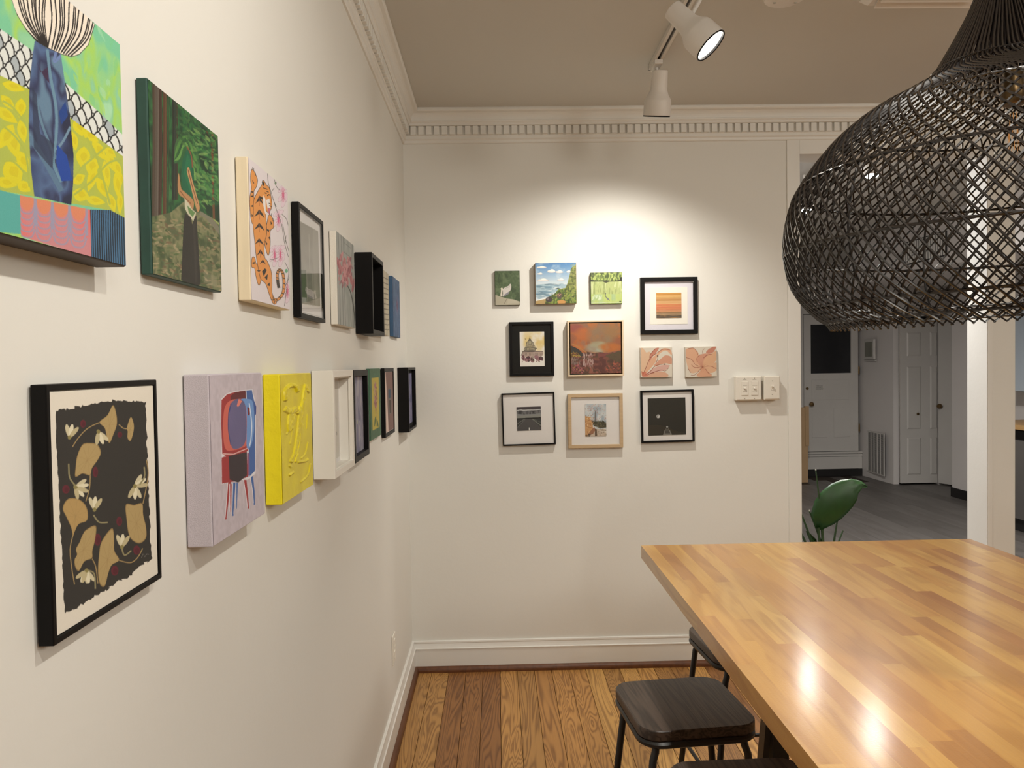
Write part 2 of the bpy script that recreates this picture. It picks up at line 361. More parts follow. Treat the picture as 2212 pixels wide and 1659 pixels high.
def art_abstract():
    p = Paint(380, (150, 203, 128), [(-223, -502), (653, 240), (690, 1470), (-164, 1266)], seed=3)
    F = p.full()
    p.mottle(F, [(122, 196, 150), (150, 205, 130), (165, 208, 90), (140, 200, 150), (165, 215, 165)], 7, 5, 3)
    for i in range(70):
        x = p.r.uniform(330, 660) if i % 3 else p.r.uniform(-200, 200); y = p.r.uniform(60, 700) if i % 3 else p.r.uniform(-300, 250)
        p.lens(x, y+(x-400)*.5, p.r.uniform(24, 60), p.r.uniform(7, 15), [(176, 214, 92), (120, 196, 138), (168, 216, 172), (150, 204, 110)][i % 4], 1.5+p.r.uniform(-.4, .4), .55)
    band = p.poly([(-260, 10), (0, 165), (150, 265), (345, 450), (540, 618), (668, 740), (672, 860), (370, 645), (140, 490), (0, 425), (-260, 330)], (225, 225, 215))
    keep = p.a.copy()
    for j in range(-2, 9):
        for i in range(-4, 17):
            cx = i*62-150+(j % 2)*31; base = 190+cx*.78 if cx > 0 else 190+cx*.6
            cy = base-90+j*58
            p.poly([(cx-31, cy+62), (cx-29, cy+10), (cx-14, cy-18), (cx+4, cy-26), (cx+20, cy-4), (cx+31, cy+26), (cx+33, cy+90)], (20, 22, 22), sm=False)
            p.poly([(cx-24, cy+60), (cx-22, cy+14), (cx-11, cy-10), (cx+4, cy-16), (cx+15, cy+4), (cx+24, cy+30), (cx+26, cy+80)], (222, 224, 214) if (i*7+j*3) % 5 else (170, 178, 178))
    p.a[~band] = keep[~band]
    yel = p.poly([(-260, 330), (0, 425), (140, 490), (370, 645), (672, 860), (690, 1210), (600, 1162), (0, 1066), (-260, 1010)], (168, 180, 78))
    keep = p.a.copy()
    for (x, y, a, b, r) in [(60, 480, 60, 26, .3), (30, 570, 52, 24, .8), (20, 640, 70, 30, .6), (100, 600, 30, 50, .1), (60, 800, 38, 75, -.25), (20, 760, 40, 70, .5), (115, 900, 32, 60, -.4), (60, 960, 55, 70, -.5), (20, 1020, 60, 30, .2), (120, 1040, 40, 30, .6), (110, 730, 26, 60, -.2), (-80, 500, 60, 40, .4), (-90, 650, 50, 80, .3), (-100, 850, 60, 80, -.2),
        (430, 700, 34, 50, -.3), (490, 750, 50, 26, .6), (450, 870, 38, 55, .1), (540, 830, 26, 60, -.6), (500, 920, 36, 50, .2), (425, 990, 38, 30, -.5), (500, 990, 26, 66, .3), (580, 960, 22, 70, -.15), (560, 1040, 26, 60, -.5), (610, 900, 24, 60, -.5), (640, 930, 22, 50, -.4), (640, 1020, 20, 70, -.1), (440, 1080, 44, 36, .3), (520, 1110, 50, 24, .2), (610, 1120, 22, 50, -.3), (655, 1120, 16, 60, 0), (400, 780, 22, 50, -.2), (600, 840, 40, 20, .7), (660, 990, 10, 40, 0)]:
        if a > b: p.lens(x, y, a*1.12, b*1.02, (218, 204, 24), r)
        else: p.lens(x, y, b*1.12, a*1.02, (218, 204, 24), r+pi/2)
        k = .5; p.lens(x+4, y-3, max(a, b)*k, min(a, b)*k, (206, 186, 14), r+(0 if a > b else pi/2), .8)
    for L in [[(0, 700), (70, 760), (130, 860), (150, 1040)], [(380, 1010), (440, 930), (520, 860), (600, 790)], [(400, 1080), (500, 1000), (590, 900), (660, 880)], [(470, 760), (520, 850), (560, 980), (600, 1130)], [(0, 560), (60, 600), (130, 690)], [(0, 900), (60, 900), (120, 960)]]:
        p.line(L, 11, (164, 176, 74), sm=True)
    p.a[~yel] = keep[~yel]
    p.mottle(yel, [(196, 200, 80), (215, 205, 20)], 14, 14, 2, .18)
    v = p.poly([(180, 222), (250, 262), (325, 292), (348, 450), (376, 640), (398, 860), (396, 1010), (385, 1136), (300, 1118), (178, 1092), (160, 950), (146, 720), (150, 480), (166, 320)], (46, 58, 92), sm=False)
    keep = p.a.copy()
    p.mottle(v, [(34, 40, 66), (52, 66, 104), (80, 104, 140), (44, 50, 82), (98, 128, 150)], 6, 5, 3)
    p.line([(250, 270), (268, 420), (300, 600), (300, 760), (285, 900), (330, 1010)], 16, (104, 140, 158), sm=True)
    p.line([(190, 560), (225, 700), (300, 880)], 14, (96, 128, 148), sm=True)
    p.line([(150, 760), (230, 880), (330, 1060)], 30, (88, 118, 142), sm=True)
    p.line([(380, 700), (340, 780), (300, 830)], 14, (110, 140, 160), sm=True)
    p.line([(300, 280), (290, 340), (330, 300)], 16, (110, 130, 175), sm=True)
    p.poly([(190, 340), (230, 420), (262, 460), (250, 370), (214, 400)], (58, 36, 66))
    p.poly([(315, 620), (352, 560), (366, 640), (330, 690)], (22, 62, 130)); p.poly([(305, 800), (360, 860), (392, 1000), (330, 1005), (300, 900)], (22, 66, 150))
    p.poly([(165, 480), (190, 520), (210, 740), (290, 800), (280, 940), (175, 820)], (40, 48, 70), .7)
    p.a[~v] = keep[~v]
    b = p.poly([(20, -60), (52, 0), (80, 80), (130, 160), (190, 228), (255, 264), (330, 298), (385, 313), (430, 298), (480, 245), (516, 130), (470, 85), (410, 30), (360, -30), (250, -160), (100, -220)], (238, 226, 205))
    keep = p.a.copy()
    for i, (x, y) in enumerate([(40, -40), (75, -70), (105, -80), (130, -90), (160, -100), (185, -110), (212, -110), (238, -100), (262, -90), (290, -60), (318, -30), (345, -10), (372, 20), (400, 40), (425, 60), (452, 75), (480, 95), (505, 118)]):
        bx = 250+(i-7)*2.2 if i < 9 else 262+(i-8)*13
        by = 262 if i < 9 else 262+(i-8)*5.2
        mx = x*.55+bx*.45+(-22 if i < 8 else 18); my = y*.45+by*.55
        p.line([(bx, by), (mx, my), (x, y), (x*1.1-20, y-200)], 7.5, (34, 28, 26), sm=True)
        if i % 3 == 1: p.line([(bx+4, by-4), (mx+12, my), (x+9, y), (x*1.1-12, y-200)], 6, (34, 28, 26), sm=True)
    p.line([(20, -60), (80, 80), (130, 160), (190, 228), (255, 264), (330, 298), (385, 313), (430, 298), (480, 245), (516, 130)], 6, (30, 26, 24))
    p.a[~b] = keep[~b]
    p.poly([(-260, 1000), (0, 1066), (96, 1088), (103, 1306), (0, 1300), (-260, 1260)], (86, 168, 156))
    pk = p.poly([(96, 1088), (490, 1160), (498, 1430), (103, 1320)], (214, 118, 114)); keep = p.a.copy()
    p.mottle(pk, [(222, 112, 104), (214, 122, 120), (200, 132, 134)], 8, 6, 2)
    for k in range(4):
        cx = 136+k*96; cy = 1098+k*16
        p.ell(cx, cy, 42, 78, (216, 132, 96), -.05)
        for j in range(5):
            p.line([(cx-46, cy+30+j*34), (cx-30, cy+78+j*34), (cx, cy+92+j*34), (cx+30, cy+84+j*34), (cx+47, cy+38+j*34)], 9, (150, 150, 172), .75, sm=True)
        p.line([(cx+47, cy-4), (cx+47, cy+50), (cx+48, cy+160)], 16, (150, 150, 172), .8)
    p.a[~pk] = keep[~pk]
    st = p.poly([(490, 1160), (600, 1160), (690, 1206), (700, 1500), (498, 1440)], (64, 108, 140)); keep = p.a.copy()
    for i in range(17):
        x = 494+i*12.3; p.line([(x, 1150), (x-2, 1250), (x+5, 1480)], 5.5, (18, 26, 36), sm=True)
    p.a[~st] = keep[~st]
    p.grain(4); return p

def art_forest():
    p = Paint(300, (34, 82, 46), [(795, 428), (1196, 748), (1212, 1615), (832, 1508)], seed=5)
    F = p.full()
    p.mottle(F, [(20, 52, 30), (30, 78, 44), (44, 104, 50), (26, 64, 38), (56, 112, 60)], 9, 7, 3)
    for x, w, c in [(830, 14, (66, 52, 38)), (850, 26, (84, 74, 62)), (868, 18, (60, 40, 28)), (893, 20, (82, 54, 32)), (912, 9, (40, 60, 34)), (945, 22, (30, 40, 30)), (962, 8, (52, 44, 30))]:
        y1 = 1200 if x < 940 else 1110
        p.line([(x-2, 430), (x+2, 800), (x, y1)], w, c, sm=True)
        p.line([(x+w*.25, 430), (x+w*.25, 800), (x+w*.2, y1)], w*.22, tuple(v+24 for v in c), .7)
    p.line([(1165, 720), (1163, 900), (1172, 1290)], 13, (104, 66, 38), sm=True); p.line([(1130, 720), (1150, 760), (1164, 830)], 6, (96, 60, 34)); p.line([(1190, 740), (1175, 780), (1166, 830)], 6, (96, 60, 34))
    for k, (r, c) in enumerate([(150, (62, 104, 56)), (128, (84, 138, 62)), (106, (40, 82, 44)), (86, (110, 160, 76)), (66, (40, 90, 48))]):
        p.line([(955-k*2, 900), (960+k*6, 960-r*1.1), (1010, 880-r), (1060-k*8, 970-r), (1090-k*10, 1010-r*.5), (1098-k*12, 1050)], 16, c, .8, sm=True)
    p.dabs(160, (1060, 720, 1200, 1130), 18, 8, [(58, 122, 60), (88, 146, 70), (30, 80, 44), (110, 150, 84)], (.2, 1.2), .6)
    p.dabs(90, (960, 580, 1190, 800), 18, 7, [(30, 66, 36), (70, 110, 56), (48, 90, 46)], (.2, 1.0), .6)
    for i in range(70):
        x = p.r.uniform(1040, 1200); y = p.r.uniform(560, 1150); p.lens(x, y, p.r.uniform(14, 34), p.r.uniform(4, 9), [(26, 58, 34), (70, 124, 60), (104, 142, 70), (20, 44, 28), (126, 158, 84)][i % 5], p.r.uniform(-.2, 1.3), .7)
    g = p.poly([(826, 1200), (925, 1180), (1000, 1120), (1085, 1165), (1200, 1235), (1216, 1630), (826, 1510)], (92, 100, 66))
    keep = p.a.copy()
    p.mottle(g, [(66, 80, 48), (104, 112, 74), (128, 126, 88), (84, 92, 60)], 9, 14, 3)
    p.dabs(320, (826, 1220, 1215, 1620), 17, 6, [(150, 132, 96), (126, 118, 84), (74, 96, 52), (104, 84, 58), (162, 146, 110), (58, 76, 40)], (-.3, .9), .75)
    p.line([(1090, 1180), (1130, 1200), (1165, 1240), (1215, 1300)], 26, (122, 118, 96), sm=True); p.line([(1085, 1160), (1130, 1180), (1205, 1250)], 6, (150, 168, 90))
    p.poly([(915, 1060), (940, 1050), (950, 1130), (925, 1150)], (110, 140, 60)); p.a[~g] = keep[~g]
    p.poly([(985, 980), (995, 880), (1020, 820), (1050, 870), (1058, 960), (1050, 1140), (1020, 1120), (1000, 1080)], (22, 92, 60)); p.poly([(1000, 960), (1020, 850), (1045, 900), (1040, 1010), (1050, 1110)], (30, 112, 70), .7)
    p.line([(1018, 810), (1042, 860), (1050, 930)], 7, (128, 78, 50), sm=True)
    sk = (176, 130, 84)
    p.poly([(972, 960), (985, 1040), (1000, 1060), (1045, 1100), (1058, 1130), (1045, 1170), (1012, 1110), (975, 1080), (966, 1030)], sk, sm=True)
    p.poly([(1030, 930), (1052, 1010), (1072, 1080), (1090, 1150), (1078, 1175), (1060, 1120), (1036, 1020), (1018, 950)], (188, 142, 94), sm=True)
    p.line([(1024, 940), (1050, 1040), (1078, 1130)], 4, (112, 70, 44)); p.line([(980, 1060), (1010, 1100), (1040, 1130)], 4, (116, 74, 46))
    p.poly([(1004, 1100), (1030, 1130), (1046, 1160), (1070, 1180), (1056, 1230), (1030, 1200), (1008, 1160)], (196, 190, 160)); p.poly([(1020, 1140), (1045, 1165), (1064, 1180), (1050, 1205), (1028, 1180)], (96, 132, 76))
    p.poly([(1008, 1180), (1040, 1205), (1048, 1245), (1062, 1205), (1072, 1195), (1078, 1300), (1094, 1570), (1060, 1585), (986, 1545), (994, 1360), (1000, 1230)], (42, 40, 34)); p.line([(1056, 1240), (1064, 1400), (1070, 1560)], 12, (56, 52, 46), .8)
    p.poly([(1110, 1505), (1185, 1530), (1185, 1590), (1112, 1560)], (160, 150, 122), .35)
    p.grain(4); return p

def art_tiger():
    p = Paint(300, (226, 216, 214), [(214, 86), (533, 372), (536, 1320), (216, 1238)], seed=8)
    OR, BK, PK = (226, 150, 74), (44, 38, 34), (206, 92, 130)
    for x, y in [(498, 410), (455, 600), (418, 880), (465, 880), (516, 1170)]:
        for a in range(5):
            t = a*1.256+.3; cx, cy = x+20*np.cos(t), y+62*np.sin(t)
            p.ell(cx, cy, 17, 38, (150, 110, 120), t*.2, .5); p.ell(cx, cy, 15.5, 35, (230, 208, 214), t*.2)
        for a in range(14):
            t = a*.449; p.line([(x, y), (x+19*np.cos(t), y+58*np.sin(t))], 3.2, PK, .8)
        p.ell(x, y, 9, 26, (212, 96, 132), 0, .8)
    for L in [[(372, 205), (378, 300), (400, 380), (425, 470), (440, 520), (480, 640), (500, 780), (530, 900)], [(425, 250), (440, 330), (470, 370)], [(484, 560), (520, 600), (536, 660)], [(490, 640), (510, 760), (536, 860)], [(500, 940), (530, 1010), (520, 1090), (490, 1290)], [(380, 910), (395, 918), (440, 905)], [(410, 370), (425, 350)], [(415, 440), (440, 500)], [(515, 730), (505, 800)], [(536, 1060), (500, 1130)]]:
        p.line(L, 4, (92, 92, 84), sm=True)
    p.ell(512, 1010, 12, 16, (96, 170, 130)); p.ell(438, 312, 8, 12, (110, 130, 100))
    def b(pts, c=OR):
        p.line(list(pts)+[pts[0]], 7, BK); p.poly(pts, c)
    b(p.smooth([(236, 215), (250, 190), (275, 235), (288, 280), (276, 330), (256, 362), (256, 430), (262, 440), (245, 620), (226, 560), (222, 420), (238, 340), (232, 270)]))
    b(p.smooth([(345, 690), (358, 640), (380, 560), (410, 600), (412, 660), (385, 690), (382, 800), (366, 880), (345, 820), (335, 760)]))
    b(p.smooth([(230, 900), (250, 900), (262, 950), (290, 960), (300, 1060), (282, 1120), (262, 1060), (250, 985), (225, 970)]))
    b(p.smooth([(255, 440), (290, 370), (330, 310), (340, 285), (360, 320), (385, 350), (400, 440), (400, 500), (375, 540), (350, 520), (352, 600), (355, 700), (340, 760), (330, 820), (335, 900), (355, 930), (385, 1010), (390, 1090), (388, 1180), (410, 1235), (425, 1260), (400, 1270), (370, 1200), (340, 1110), (300, 1070), (280, 980), (265, 880), (255, 760), (245, 640), (250, 540)]))
    p.poly([(335, 400), (352, 430), (352, 520), (362, 580), (345, 540), (330, 470)], (235, 228, 220)); p.poly([(356, 440), (385, 430), (392, 500), (370, 520)], (235, 228, 220)); p.poly([(370, 500), (388, 510), (384, 560), (370, 540)], (196, 110, 124))
    p.poly([(325, 300), (330, 280), (348, 312), (340, 330)], BK)
    for (x, y) in [(345, 345), (362, 352), (372, 375), (355, 385), (385, 400), (388, 470), (392, 490)]: p.line([(x-10, y-4), (x+8, y+5)], 6, BK)
    p.ell(372, 405, 6, 5, BK)
    for (x, y, w, h) in [(300, 440, 34, 40), (298, 545, 44, 44), (295, 650, 44, 40), (292, 770, 38, 34), (300, 860, 30, 34), (318, 935, 26, 24)]:
        p.poly([(x-w, y+h*.6), (x-w*.5, y-h*.1), (x-4, y-h*.7), (x+4, y-h*.7), (x+w*.6, y), (x+w, y+h*.9), (x+w*.55, y+h*.45), (x, y+h*.05), (x-w*.55, y+h*.3)], BK)
        p.line([(x, y-h*.6), (x, y+h*1.1)], 4, (170, 96, 48))
    for q in [[(310, 1010), (335, 985), (350, 1000), (325, 1050)], [(330, 1060), (358, 1030), (352, 1080)], [(265, 1000), (300, 1000), (285, 1015)], [(300, 400), (330, 420), (328, 436), (306, 420)], [(350, 1120), (372, 1100), (374, 1130)], [(370, 740), (384, 730), (380, 760)], [(340, 760), (362, 790), (350, 800)], [(352, 670), (380, 680), (372, 700)], [(226, 480), (250, 470), (246, 490)], [(226, 400), (252, 395), (248, 412)], [(232, 360), (254, 366), (240, 378)], [(245, 270), (262, 300), (250, 300)], [(390, 610), (404, 630), (392, 640)], [(228, 940), (250, 930), (248, 950)], [(232, 540), (246, 560), (234, 570)]]:
        p.poly(q, BK)
    tail = p.smooth([(385, 1225), (430, 1240), (478, 1190), (490, 1110), (482, 1030), (458, 1000), (438, 1030), (440, 1100), (448, 1145)], False, 6)
    p.line(tail, 24, BK); p.line(tail, 17, OR)
    for i in range(3, len(tail)-8, 3): p.line([tail[i]+[-9, -3], tail[i]+[9, 3]], 7, BK)
    p.line(tail[-9:], 16, BK)
    for x, y in [(238, 205), (250, 190), (258, 200), (272, 240), (398, 570), (410, 610), (384, 560), (388, 1262), (408, 1270)]: p.line([(x, y), (x+2, y-22)], 4, BK)
    p.grain(3); return p

def art_grey_photo():
    p = Paint(140, (222, 218, 212), [(620, 490), (808, 618), (812, 1390), (640, 1322)], seed=9, ss=3)
    m = p.poly([(630, 592), (792, 668), (800, 1302), (645, 1262)], (138, 134, 122))
    p.mottle(m, [(150, 146, 134), (132, 128, 116), (142, 138, 126)], 3, 2, 2)
    p.poly([(640, 1000), (688, 1004), (694, 1262), (648, 1240)], (74, 84, 66)); p.poly([(652, 1060), (684, 1064), (686, 1250), (656, 1236)], (64, 82, 54)); p.poly([(694, 1020), (735, 1030), (740, 1270), (700, 1262)], (116, 114, 104))
    p.line([(712, 700), (716, 1000)], 6, (158, 154, 142)); p.poly([(644, 1215), (690, 1222), (692, 1262), (646, 1256)], (150, 152, 144))
    return p

def art_pink_flowers():
    p = Paint(170, (158, 160, 152), [(927, 680), (1073, 790), (1070, 1466), (930, 1440)], seed=10, ss=3)
    p.mottle(p.full(), [(146, 150, 142), (166, 168, 160), (156, 158, 150)], 12, 3, 2)
    for x in (945, 968, 985, 1050, 1060): p.line([(x, 680), (x+4, 1100), (x+4, 1460)], 3.5, (110, 112, 106))
    for y in (770, 850): p.line([(985, y), (1052, y+50)], 4, (112, 114, 108))
    p.line([(1000, 1110), (1025, 1150), (1045, 1210), (1062, 1330), (1068, 1440)], 8, (58, 60, 54), sm=True)
    for x, y, w, h in [(945, 960, 16, 60), (965, 900, 12, 50), (958, 1010, 18, 40), (990, 960, 16, 62), (1005, 1010, 20, 56), (985, 1060, 16, 60), (1030, 940, 14, 56), (1028, 1010, 16, 52), (1045, 1070, 12, 50), (1062, 1120, 10, 60), (1010, 1090, 12, 40)]:
        p.ell(x, y, w, h, [(176, 110, 112), (158, 88, 94), (196, 138, 138)][int(x+y) % 3], (x % 7-3)*.1)
        p.line([(x-w*.3, y-h*.5), (x, y+h*.6)], 4, (128, 58, 66))
    p.dabs(40, (935, 900, 1070, 1150), 6, 16, [(204, 160, 158), (136, 66, 76), (186, 120, 120)], (-.3, .3), .7)
    return p

def art_pale_drawing():
    p = Paint(100, (206, 196, 170), seed=12, ss=2)
    for i in range(11):
        y = .1+i*.08; p.line([(0, y), (.4, y+.02), (.96, y)], .014, (110, 100, 84))
    for i in range(6): p.line([(.15+i*.15, 0), (.12+i*.16, .5), (.16+i*.15, 1)], .016, (132, 120, 100))
    return p

def art_blue():
    p = Paint(130, (52, 84, 122), seed=13)
    p.mottle(p.full(), [(44, 74, 112), (62, 98, 138), (50, 80, 118), (76, 110, 146)], 8, 4, 3)
    for a in range(26):
        t = a*.2417; r = p.r.uniform(.12, .3); p.line([(.6, .45), (.6+r*.8*np.cos(t), .45+r*np.sin(t))], .02, [(126, 92, 140), (92, 70, 120), (150, 110, 150)][a % 3], .8, taper=.8)
    p.ell(.6, .45, .05, .08, (90, 40, 70)); p.dabs(40, (0, 0, 1, 1), .02, .05, [(36, 60, 92), (88, 124, 158)], (0, 1), .6)
    return p

def art_ginkgo():
    p = Paint(380, (228, 219, 200), [(258, 150), (818, 122), (852, 1160), (295, 1512)], seed=14)
    r = np.random.RandomState(4); pts = []
    def edge(a, b, n, amp):
        for i in range(n):
            t = i/n; pts.append((a[0]+(b[0]-a[0])*t+r.uniform(-amp, amp), a[1]+(b[1]-a[1])*t+r.uniform(-amp, amp)))
    edge((290, 254), (610, 200), 34, 8); edge((610, 200), (780, 210), 18, 5); edge((780, 210), (814, 1080), 44, 4); edge((814, 1080), (590, 1240), 26, 10); edge((590, 1240), (342, 1385), 28, 9); edge((342, 1385), (290, 254), 50, 4)
    p.poly(pts, (50, 47, 42))
    for x, y, a, b in [(443, 326, 15, 22), (642, 388, 13, 16), (510, 592, 14, 30), (350, 686, 20, 24), (640, 866, 16, 26), (522, 968, 18, 34), (735, 1028, 18, 26), (616, 1142, 20, 28)]: p.ell(x, y, a, b, (98, 34, 44)); p.ell(x+3, y+3, a*.6, b*.6, (82, 30, 38))
    G, GD = (176, 150, 98), (150, 122, 74)
    def leaf(pts, c=G):
        p.poly(p.smooth(pts), GD); q = np.array(pts); m = q.mean(0); p.poly(p.smooth((q-m)*.95+m), c)
        for k in range(0, len(pts), 1): p.line([m, q[k]*.85+m*.15], 2.2, (158, 130, 82), .5)
    leaf([(532, 318), (575, 280), (604, 226), (622, 270), (626, 330), (606, 390), (586, 434), (572, 400), (560, 350)])
    leaf([(700, 292), (716, 326), (716, 370), (700, 422), (684, 408), (684, 370), (680, 350)])
    leaf([(440, 440), (478, 432), (520, 440), (540, 484), (520, 530), (492, 570), (480, 610), (440, 600), (402, 618), (402, 570), (412, 500)])
    leaf([(332, 790), (360, 740), (410, 738), (450, 766), (468, 810), (464, 860), (420, 880), (398, 920), (388, 946), (378, 900), (352, 840)], (178, 146, 90))
    leaf([(676, 774), (720, 776), (764, 768), (770, 830), (786, 900), (786, 960), (752, 990), (716, 976), (692, 940), (680, 860)])
    leaf([(440, 940), (462, 910), (512, 890), (510, 960), (494, 1030), (492, 1070), (450, 1090), (420, 1142), (400, 1120), (396, 1080), (410, 1050), (404, 1020), (424, 980)])
    leaf([(545, 976), (600, 904), (612, 960), (614, 1030), (640, 1082), (600, 1110), (580, 1160), (562, 1228), (536, 1220), (524, 1150), (530, 1050)])
    for L in [[(532, 320), (470, 350), (420, 400), (386, 452)], [(636, 332), (660, 352), (682, 356)], [(482, 606), (478, 680), (458, 754)], [(388, 940), (372, 1020), (380, 1120), (396, 1218)], [(768, 770), (786, 680), (796, 600), (786, 528)], [(492, 1074), (512, 1120), (524, 1214)], [(638, 1084), (700, 1098), (740, 1070), (768, 1018)]]:
        p.line(L, 5.5, (162, 136, 88), sm=True)
    def flower(x, y, d, up=1):
        for k, a in enumerate((-.45, 0, .5)):
            t = d+a; cx, cy = x+38*np.cos(t), y+38*np.sin(t)
            p.ell(cx, cy, 36, 12, [(206, 194, 156), (224, 214, 180), (190, 176, 134)][k], t)
        p.ell(x, y, 12, 10, (140, 128, 76), d)
    for x, y, d in [(370, 400, -1.35), (526, 370, 1.2), (402, 670, .9), (402, 676, -.2), (505, 800, -1.5), (724, 672, 1.55), (724, 672, -.6), (655, 1010, -1.5), (462, 1140, 2.0), (462, 1140, 1.4)]: flower(x, y, d)
    for L in [[(365, 545), (370, 620), (402, 668)], [(500, 830), (530, 870), (578, 872)], [(774, 566), (776, 620), (750, 664)], [(655, 1020), (670, 1056), (706, 1030)], [(470, 1140), (504, 1160), (510, 1244)]]:
        p.line(L, 8, (146, 136, 96), sm=True)
    p.line([(762, 1070), (770, 1048), (780, 1066), (790, 1050), (802, 1052)], 3, (140, 134, 124))
    p.grain(3); return p

def art_tv():
    p = Paint(300, (196, 184, 188), [(265, 170), (680, 163), (672, 1275), (262, 1530)], seed=15)
    p.mottle(p.full(), [(190, 178, 182), (200, 188, 192)], 30, 30, 2)
    R, RL, B, BL, D, W = (160, 46, 48), (206, 100, 84), (60, 98, 160), (108, 150, 204), (48, 36, 44), (226, 222, 222)
    for L, c, w in [([(402, 1020), (386, 1160), (366, 1310)], R, 20), ([(412, 1040), (404, 1260)], R, 13), ([(440, 1030), (430, 1160), (420, 1285)], B, 19), ([(462, 1030), (452, 1235)], B, 12), ([(524, 1000), (538, 1130), (544, 1230)], R, 20), ([(578, 980), (590, 1100), (592, 1205)], B, 19)]:
        p.line([(x-3, y) for x, y in L], w+5, W, taper=.55); p.line(L, w, c, taper=.6)
    for x, y, c in [(366, 1312, R), (421, 1285, B), (544, 1228, R), (591, 1200, B)]: p.ell(x, y, 6, 9, c)
    p.poly([(470, 300), (604, 290), (612, 330), (628, 420), (624, 500), (620, 700), (608, 960), (560, 1000), (540, 1010), (470, 1010)], W); p.poly([(480, 306), (600, 296), (606, 340), (624, 430), (618, 500), (606, 935), (560, 985), (480, 1000)], B)
    p.poly([(352, 366), (400, 320), (470, 300), (556, 294), (560, 780), (346, 828)], W); p.poly([(344, 830), (560, 780), (562, 980), (340, 1042)], W)
    p.poly([(358, 372), (402, 328), (470, 308), (550, 300), (556, 776), (530, 796), (380, 820), (352, 800), (350, 560)], R, sm=False)
    p.poly([(346, 832), (410, 812), (545, 786), (548, 985), (470, 1015), (343, 1036)], R)
    p.poly([(402, 818), (545, 790), (540, 975), (470, 1030), (404, 1005)], D); p.poly([(548, 800), (566, 795), (562, 975), (546, 982)], (132, 84, 120))
    p.poly([(430, 340), (470, 312), (550, 300), (552, 380), (480, 372), (430, 440)], (96, 26, 34))
    scr = [(372, 480), (392, 410), (440, 372), (530, 366), (588, 400), (592, 560), (578, 690), (540, 740), (440, 775), (378, 760), (362, 620)]
    p.poly(scr, RL, sm=True); p.poly([(510, 370), (560, 366), (606, 400), (608, 600), (580, 740), (545, 745), (552, 540), (545, 420)], BL, sm=True)
    m = p.poly([(412, 470), (432, 400), (480, 366), (530, 384), (548, 460), (546, 640), (520, 735), (450, 765), (420, 720), (408, 600)], (98, 92, 128), sm=True)
    p.mottle(m, [(108, 100, 138), (96, 92, 130), (124, 86, 108)], 3, 3, 1, .8)
    p.line([(412, 470), (405, 600), (420, 730)], 6, (46, 62, 120), sm=True); p.line([(432, 400), (415, 470)], 8, (46, 62, 120))
    p.poly([(476, 420), (494, 366), (520, 384), (488, 430)], (226, 128, 110)); p.line([(575, 400), (590, 560), (580, 690), (566, 745)], 8, (214, 226, 240), sm=True)
    p.poly([(560, 430), (578, 440), (578, 490), (562, 500)], (120, 24, 34)); p.poly([(614, 380), (630, 430), (626, 490), (616, 500)], (40, 70, 140))
    p.line([(356, 800), (440, 805), (550, 760)], 8, (230, 190, 180)); p.grain(3); return p

def art_yellow():
    p = Paint(220, (226, 207, 30), [(800, 180), (1042, 165), (1065, 1035), (822, 1195)], seed=16, ss=2)
    h = np.zeros((p.H, p.W), np.float32); h += p.noise(9, 9, 2)*.12
    nz = p.noise(30, 40, 2)
    def ridge(L, w, a):
        p0 = p.a.copy(); p.line(L, w, (0, 0, 0), sm=True); m = (p.a[..., 0] < 5); p.a = p0
        k = m.astype(np.float32)
        for _ in range(5):
            k = (k+np.roll(k, 1, 0)+np.roll(k, -1, 0)+np.roll(k, 1, 1)+np.roll(k, -1, 1))/5
        h[:] = np.maximum(h, k*a*(.6+.8*nz))
    ridge([(838, 380), (840, 300), (880, 262), (920, 268), (936, 310)], 24, 1); ridge([(1000, 250), (990, 300), (970, 420), (930, 480)], 22, 1); ridge([(1010, 290), (1028, 310)], 22, 1)
    ridge([(836, 440), (880, 462), (930, 440)], 40, 1.); ridge([(880, 470), (868, 560), (872, 620)], 26, .7); ridge([(960, 420), (940, 620), (915, 780), (880, 860)], 24, .8); ridge([(985, 380), (960, 560), (950, 700), (920, 860)], 14, .8); ridge([(900, 480), (900, 520), (880, 600)], 30, .8)
    ridge([(940, 860), (1000, 850), (1020, 830)], 12, .8); ridge([(870, 965), (910, 935)], 14, .8); ridge([(1040, 870), (1020, 960), (960, 1020)], 12, .6); ridge([(1015, 480), (1010, 600)], 8, .4); ridge([(970, 560), (960, 700)], 30, .4); ridge([(870, 880), (890, 900)], 20, .5)
    ridge([(1020, 700), (1000, 790), (965, 830)], 10, .5); ridge([(850, 640), (900, 600), (880, 720)], 14, .35)
    p.hgt = h.reshape(p.n, p.ss, p.m, p.ss).mean((1, 3))
    p.mottle(p.full(), [(220, 200, 28), (230, 212, 30)], 8, 8, 2); return p

def art_white_box():
    p = Paint(120, (210, 204, 190), seed=17, ss=2)
    for i in range(9): p.line([(.16+i*.05, .26+abs(i-4)*.012), (.18+i*.045, .36)], .012, (92, 88, 84))
    p.line([(.14, .27), (.36, .22), (.62, .27)], .012, (90, 86, 82), sm=True)
    for i in range(7): p.line([(.1+i*.11, .5), (.15+i*.11, .44), (.2+i*.11, .5)], .01, (150, 146, 140))
    for i in range(16): p.line([(.1+i*.05, .66+(i % 3)*.012), (.12+i*.05, .7)], .014, (80, 78, 76))
    return p

def art_lilac():
    p = Paint(110, (150, 146, 158), seed=18); p.mottle(p.full(), [(128, 126, 146), (160, 158, 168), (146, 142, 158), (176, 172, 176)], 5, 3, 3)
    p.line([(.45, .1), (.5, .5), (.4, .9)], .03, (186, 184, 190), .6, sm=True); p.ell(.5, .6, .03, .03, (190, 196, 150)); return p

